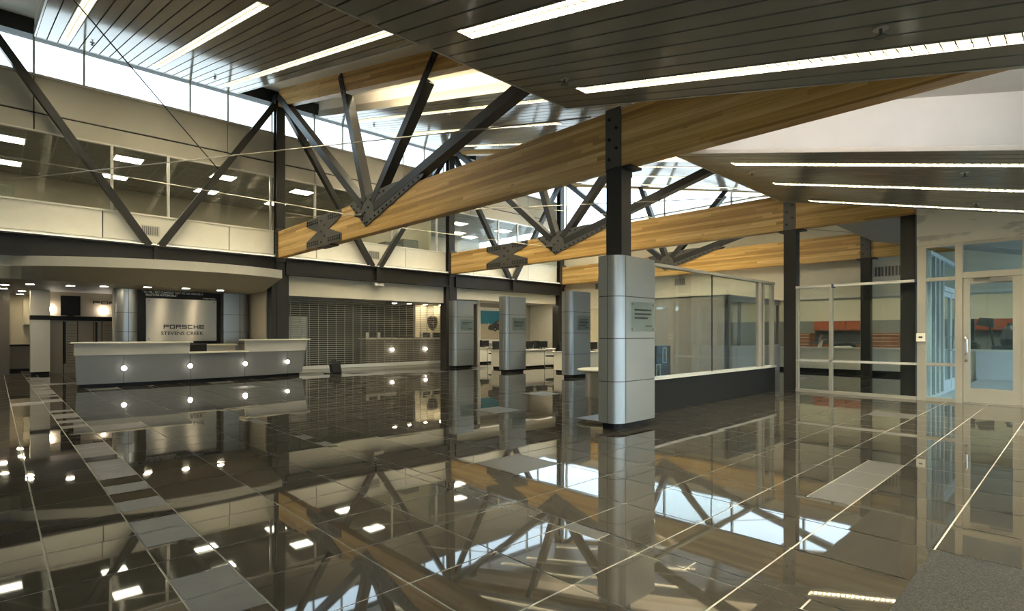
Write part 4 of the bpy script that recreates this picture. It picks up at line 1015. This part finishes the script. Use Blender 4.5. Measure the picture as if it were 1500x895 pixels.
# ---- glazed half-height partition (Y = 4.8)
t = thing('glazed_partition', (9.85, 4.84, 0), 'waist low black wall with tall glazing and a pale metal frame', 'partition')
MB().box(6.95, 12.66, 4.78, 4.90, 0.0, 0.525).build('base_wall', 'black', t)
MB().box(6.95, 12.68, 4.75, 4.93, 0.525, 0.565).build('sill', 'alu_light', t)
MB().box(6.95, 12.68, 4.79, 4.89, 2.37, 2.42).build('top_rail', 'alu', t)
for x0, x1 in ((11.82, 11.97), (12.06, 12.13), (12.52, 12.66)): MB().box(x0, x1, 4.80, 4.86, 0.565, 2.37).build('mullion', 'alu', t)
MB().box(9.765, 9.775, 4.82, 4.84, 0.565, 2.37).build('glass_joint', 'joint', t)
MB().box(6.95, 11.82, 4.826, 4.834, 0.565, 2.37).build('glazing', 'glass', t)
MB().box(12.13, 12.52, 4.826, 4.834, 0.565, 2.37).build('glazing', 'glass', t)

# ================================================================== storefront screen X = 12.9
t = thing('glazed_screen', (12.93, 3.4, 0), 'low aluminium framed glass screen between corner column and doorway', 'screen')
for y, ww in ((4.395, 0.05), (3.73, 0.06)): MB().box(12.88, 12.98, y - ww / 2, y + ww / 2, 0.0, 2.27).build('mullion', 'alu', t)
MB().box(12.87, 12.99, 2.24, 4.42, 2.27, 2.32).build('top_rail', 'alu_light', t)
MB().box(12.88, 12.98, 2.24, 4.42, 0.665, 0.71).build('mid_rail', 'alu_light', t)
MB().box(12.87, 12.99, 2.24, 4.42, 0.0, 0.055).build('bottom_rail', 'alu', t)
MB().box(12.925, 12.933, 2.24, 4.40, 0.055, 2.27).build('glazing', 'glass', t)
for y in (3.70, 2.26): MB().box(12.86, 13.0, y - 0.03, y + 0.01, 2.25, 2.325).build('blue_tape', 'blue_tape', t)
# door frame section (structure) with door
struct(MB().box(12.9, 13.02, -3.5, 2.24, 2.955, 4.3).box(12.9, 13.02, -3.5, 0.55, 0, 2.955).build('wall_right', 'stain'))
w = MB()
w.box(12.87, 13.0, 2.09, 2.23, 0.0, 2.955); w.box(12.87, 13.0, 1.55, 1.66, 0.0, 2.955); w.box(12.87, 13.0, 0.55, 0.75, 0.0, 2.955)
w.box(12.88, 12.99, 0.75, 1.55, 2.90, 2.955); w.box(12.88, 12.99, 1.66, 2.09, 2.90, 2.955); w.box(12.88, 12.99, 1.66, 2.09, 2.265, 2.33); w.box(12.88, 12.99, 0.75, 1.55, 2.29, 2.40)
w.box(12.88, 12.99, 1.66, 2.09, 0.665, 0.72); w.box(12.88, 12.99, 1.66, 2.09, 0.0, 0.06); w.box(12.86, 13.01, 0.75, 1.55, 0.0, 0.012)
w = struct(w.build('trim_6', 'alu'))
MB().box(12.93, 12.937, 0.72, 2.12, 0.04, 2.93).build('pane', 'glass_blue', w) if False else None
MB().box(12.93, 12.937, 1.64, 2.11, 0.04, 2.92).box(12.93, 12.937, 0.74, 1.57, 2.39, 2.92).build('pane', 'glass_blue', w)
d = MB().box(12.89, 12.96, 1.445, 1.545, 0.02, 2.285).box(12.89, 12.96, 0.75, 0.87, 0.02, 2.285).box(12.89, 12.96, 0.87, 1.445, 2.18, 2.285).box(12.89, 12.96, 0.87, 1.445, 0.02, 0.28)
d = struct(d.build('door_1', 'alu'))
MB().box(12.922, 12.930, 0.86, 1.45, 0.27, 2.19).build('pane', 'glass_door', d)
MB().tube([(12.90, 1.50, 1.20), (12.80, 1.50, 1.20), (12.78, 1.48, 1.17), (12.78, 1.48, 0.93), (12.80, 1.50, 0.90), (12.90, 1.50, 0.90)], 0.014, 8).build('pull_handle', 'chrome', d)
MB().tube([(12.90, 1.50, 0.78), (12.875, 1.50, 0.78)], 0.025, 12).build('lock_cylinder', 'chrome', d)
MB().box(12.82, 12.89, 0.88, 1.17, 2.19, 2.26).box(12.84, 12.88, 0.95, 1.4, 2.262, 2.275).build('door_closer', 'vent', d)
t = thing('card_reader', (12.86, 2.17, 1.13), 'small white card reader on the door frame', 'card reader')
MB().box(12.84, 12.87, 2.10, 2.24, 1.12, 1.28).build('case', 'white', t, bevel=0.006); MB().box(12.834, 12.84, 2.14, 2.20, 1.19, 1.22).build('slot', 'black', t)
# column behind the screen
t = thing('steel_column', (13.17, 2.40, 0), 'broad dark steel column just behind the glazed screen by the doorway', 'steel column', 'free standing steel columns')
MB().box(13.04, 13.28, 2.29, 2.32, 0, 3.62).box(13.04, 13.28, 2.50, 2.53, 0, 3.62).box(13.04, 13.07, 2.32, 2.50, 0, 3.62).box(13.25, 13.28, 2.32, 2.5, 0, 3.62).build('shaft', 'steel', t); MB().box(13.0, 13.32, 2.25, 2.56, 0, 0.02).build('base_plate', 'steel', t)
# entrance lobby glazing receding behind the door (Y = 2.1)
t = thing('lobby_screen', (15.0, 2.1, 0), 'pale blue framed glass lobby wall with double doors behind the doorway', 'glazed wall')
for x in (13.12, 13.6, 14.05, 14.5, 16.5, 16.85): MB().box(x - 0.04, x + 0.04, 2.05, 2.13, 0.06, 2.85).build('mullion', 'bluecounter', t)
MB().box(13.05, 16.9, 2.05, 2.13, 0.0, 0.06).build('bottom_rail', 'bluecounter', t); MB().box(13.05, 16.9, 2.04, 2.14, 2.80, 2.88).build('top_rail', 'bluecounter', t); MB().box(14.5, 16.5, 2.04, 2.14, 2.18, 2.28).build('door_header', 'bluecounter', t)
MB().box(13.1, 14.5, 2.085, 2.091, 0.06, 2.8).box(14.5, 16.5, 2.085, 2.091, 2.28, 2.8).build('glazing', 'glass_blue', t)
for x0, x1, hx in ((14.55, 15.47, 15.38), (15.51, 16.45, 15.60)):
    dl = MB().box(x0, x0 + 0.08, 2.06, 2.12, 0.01, 2.17).box(x1 - 0.08, x1, 2.06, 2.12, 0.01, 2.17).box(x0 + 0.08, x1 - 0.08, 2.06, 2.12, 0.01, 0.27).box(x0 + 0.08, x1 - 0.08, 2.06, 2.12, 2.07, 2.17).build('door_leaf', 'bluecounter', t)
    MB().box(x0 + 0.08, x1 - 0.08, 2.087, 2.093, 0.27, 2.07).build('door_glass', 'glass_blue', dl)
    MB().tube([(hx, 2.06, 1.2), (hx, 1.99, 1.2), (hx, 1.99, 0.9), (hx, 2.06, 0.9)], 0.013, 8).build('pull_handle', 'chrome', dl)
struct(MB().box(13.03, 19.83, -3.38, 2.03, 0.001, 0.006).build('floor_lobby', 'lobbyfloor'))
# outer lobby front, open glass to the sky
w = MB()
for x in (13.2, 14.9, 16.6, 18.3, 19.7): w.box(x - 0.04, x + 0.04, -3.45, -3.38, 0, 2.9)
w.box(13.02, 19.9, -3.45, -3.38, 2.4, 2.5); w.box(13.02, 19.9, -3.45, -3.38, 2.86, 2.94)
w = struct(w.build('window_10', 'bluecounter')); MB().box(13.02, 19.9, -3.42, -3.414, 0, 2.9).build('pane', 'glass', w)
# entrance front behind the camera
w = MB()
for x in (-5.0, -2.5, 0.0, 2.4, 4.8, 7.2, 9.6, 12.85): w.box(x - 0.04, x + 0.04, -3.47, -3.38, 0, 2.84)
w.box(-5.1, 12.9, -3.47, -3.38, 2.3, 2.38); w.box(-5.1, 12.9, -3.47, -3.38, 0, 0.08)
w = struct(w.build('window_11', 'alu')); MB().box(-5.1, 12.9, -3.43, -3.424, 0, 2.84).build('pane', 'glass', w)

# entrance mat
o = MB().box(0.9, 3.97, -2.6, 0.615, 0.0, 0.012).build('entrance_mat', 'carpet', base=(2.4, -1.0, 0)); tag(o, 'speckled dark entrance mat set into the tiles at the picture corner', 'mat')
o.modifiers.clear()

# ---- assumed cove strips, hidden behind the upper chords, added to brighten the bulkheads
for X, lab in ((6.58, 'assumed unseen cove light strip behind the upper chord of the nearest truss'), (13.18, 'assumed unseen cove light strip behind the upper chord of the second truss')):
    t = thing('added_cove_light', (X, 9.5, 4.7 + 0.22 * 9.5), lab, 'cove light', 'assumed cove lights behind the timber beams')
    k = 0.22; c = 4.62
    MB().slope(X - 0.07, X - 0.03, 5.6, 13.4, c, c + 0.1, k).build('channel', 'alu', t)
    MB().slope(X - 0.03, X - 0.005, 5.6, 13.4, c + 0.02, c + 0.07, k).build('tube_lens', 'cove', t)

t = thing('added_cove_light', (6.55, 2.0, 3.9), 'added neutral cove strip hidden behind the nearest timber beam to brighten the soffit', 'cove light', 'assumed cove lights behind the timber beams')  # unseen strip added to brighten the gypsum beyond the beam
MB().slope(6.505, 6.52, 0.3, 4.2, 3.50, 3.58).build('channel', 'alu', t)
MB().slope(6.52, 6.545, 0.3, 4.2, 3.515, 3.565).build('tube_lens', 'added_cove_white', t)
for x, lab in ((15.5, 'beside the shutter wall'), (17.2, 'in front of the car poster'), (18.9, 'next to the cream end wall')):  # unseen strips added to light the sales office walls
    t = thing('added_ceiling_light', (x, 17.56, 2.72), 'added unseen light strip behind the sales office header %s' % lab, 'ceiling light', 'added lights over the sales offices')
    MB().box(x - 0.75, x + 0.75, 17.46, 17.66, 2.712, 2.72).build('frame', 'alu_light', t); MB().box(x - 0.72, x + 0.72, 17.48, 17.64, 2.706, 2.712).build('lens', 'troffer', t)
for x0, x1, lab in ((-0.2, 6.2, 'above the reception canopy'), (6.6, 12.8, 'above the roller shutter'), (13.2, 19.4, 'above the sales offices')):  # unseen washers added to brighten the window wall panels
    t = thing('added_wall_washer', ((x0 + x1) / 2, 17.1, 3.63), 'added unseen wall washing strip on the dark steel beam %s' % lab, 'wall washer', 'added wall washers on the steel beams')
    MB().box(x0, x1, 17.10, 17.14, 3.632, 3.642).build('channel', 'alu', t); MB().box(x0, x1, 17.105, 17.135, 3.642, 3.646).build('tube_lens', 'washer', t)

# ---- sprinklers
sk = 'sprinkler heads in the slat ceilings'
for x, y, c, lab in ((4.15, 0.91, 3.04, 'over the brightest long light strip'), (4.23, 3.67, 3.04, 'between the two near light strips'), (8.9, 3.72, 3.04, 'by the end of the first low strip beyond the timber beam'), (8.73, 1.03, 3.04, 'between low strips near the picture edge'), (11.07, 1.17, 3.04, 'below the last low strip near the picture edge'), (1.63, 15.71, 4.35, 'nearest the picture corner under the clerestory'), (4.12, 15.46, 4.35, 'near the clerestory between two high strips'), (8.75, 15.58, 4.35, 'behind the second truss strut'), (8.53, 11.34, 4.35, 'behind the thickest truss strut')):
    z = c + 0.23 * y
    t = thing('sprinkler_head', (x, y, z), 'tiny sprinkler head %s' % lab, 'sprinkler', sk)
    MB().tube([(x, y, z + 0.01), (x, y, z - 0.05)], 0.010, 8).build('pipe', 'plate', t); MB().lathe((x, y, z - 0.065), [(0.035, 0), (0.035, 0.006), (0.012, 0.014)], 12).build('deflector', 'plate', t)
    MB().lathe((x, y, z - 0.012), [(0.045, 0), (0.045, 0.012)], 12).build('rosette', 'panel_edge', t)

# upper-office furniture by the glass
for x0, x1, z1, lab in ((10.55, 11.3, 4.72, 'low brown cabinet seen over the sill of the upper office window'), (11.35, 12.05, 4.92, 'taller brown cabinet beside the cream partition in the upper office')):
    t = thing('office_cabinet', ((x0 + x1) / 2, 18.3, 3.7), lab, 'cabinet', 'brown cabinets in the upper office')
    MB().box(x0, x1, 18.0, 18.5, 3.7, z1).build('carcass', 'taupe', t, bevel=0.02); MB().box(x0 + 0.02, x1 - 0.02, 17.985, 18.0, 3.75, z1 - 0.03).build('door', 'greyband', t)

# ================================================================== light, world, camera
wd = bpy.data.worlds.new('sky'); SC.world = wd; wd.use_nodes = True
nt = wd.node_tree; bg = nt.nodes['Background']
tc = nt.nodes.new('ShaderNodeTexCoord'); sp = nt.nodes.new('ShaderNodeSeparateXYZ'); rp = nt.nodes.new('ShaderNodeValToRGB')
nt.links.new(tc.outputs['Generated'], sp.inputs[0]); nt.links.new(sp.outputs['Z'], rp.inputs[0])
rp.color_ramp.elements[0].color = (0.80, 0.91, 1.0, 1); rp.color_ramp.elements[1].color = (0.50, 0.74, 1.0, 1)
nt.links.new(rp.outputs[0], bg.inputs[0]); bg.inputs[1].default_value = 1.8

cam = bpy.data.cameras.new('camera'); co = bpy.data.objects.new('camera', cam); COL.objects.link(co)
cam.sensor_width = 36; cam.lens = 36 * 797.84 / 1500; cam.shift_y = (488.92 - 447.5) / 1500
cam.clip_start = 0.05; cam.clip_end = 300
a = 0.81096
co.location = (0, 0, 1.27); co.rotation_euler = (PI / 2, 0, a - PI / 2)
SC.camera = co
vs = SC.view_settings; vs.view_transform = 'Standard'; vs.look = 'None'; vs.gamma = 1; vs.use_curve_mapping = False; vs.exposure = 1.6
cy = SC.cycles
cy.max_bounces = 10; cy.diffuse_bounces = 5; cy.glossy_bounces = 5; cy.transparent_max_bounces = 16; cy.transmission_bounces = 6
cy.caustics_reflective = False; cy.caustics_refractive = False; cy.sample_clamp_indirect = 6.0; cy.use_denoising = True
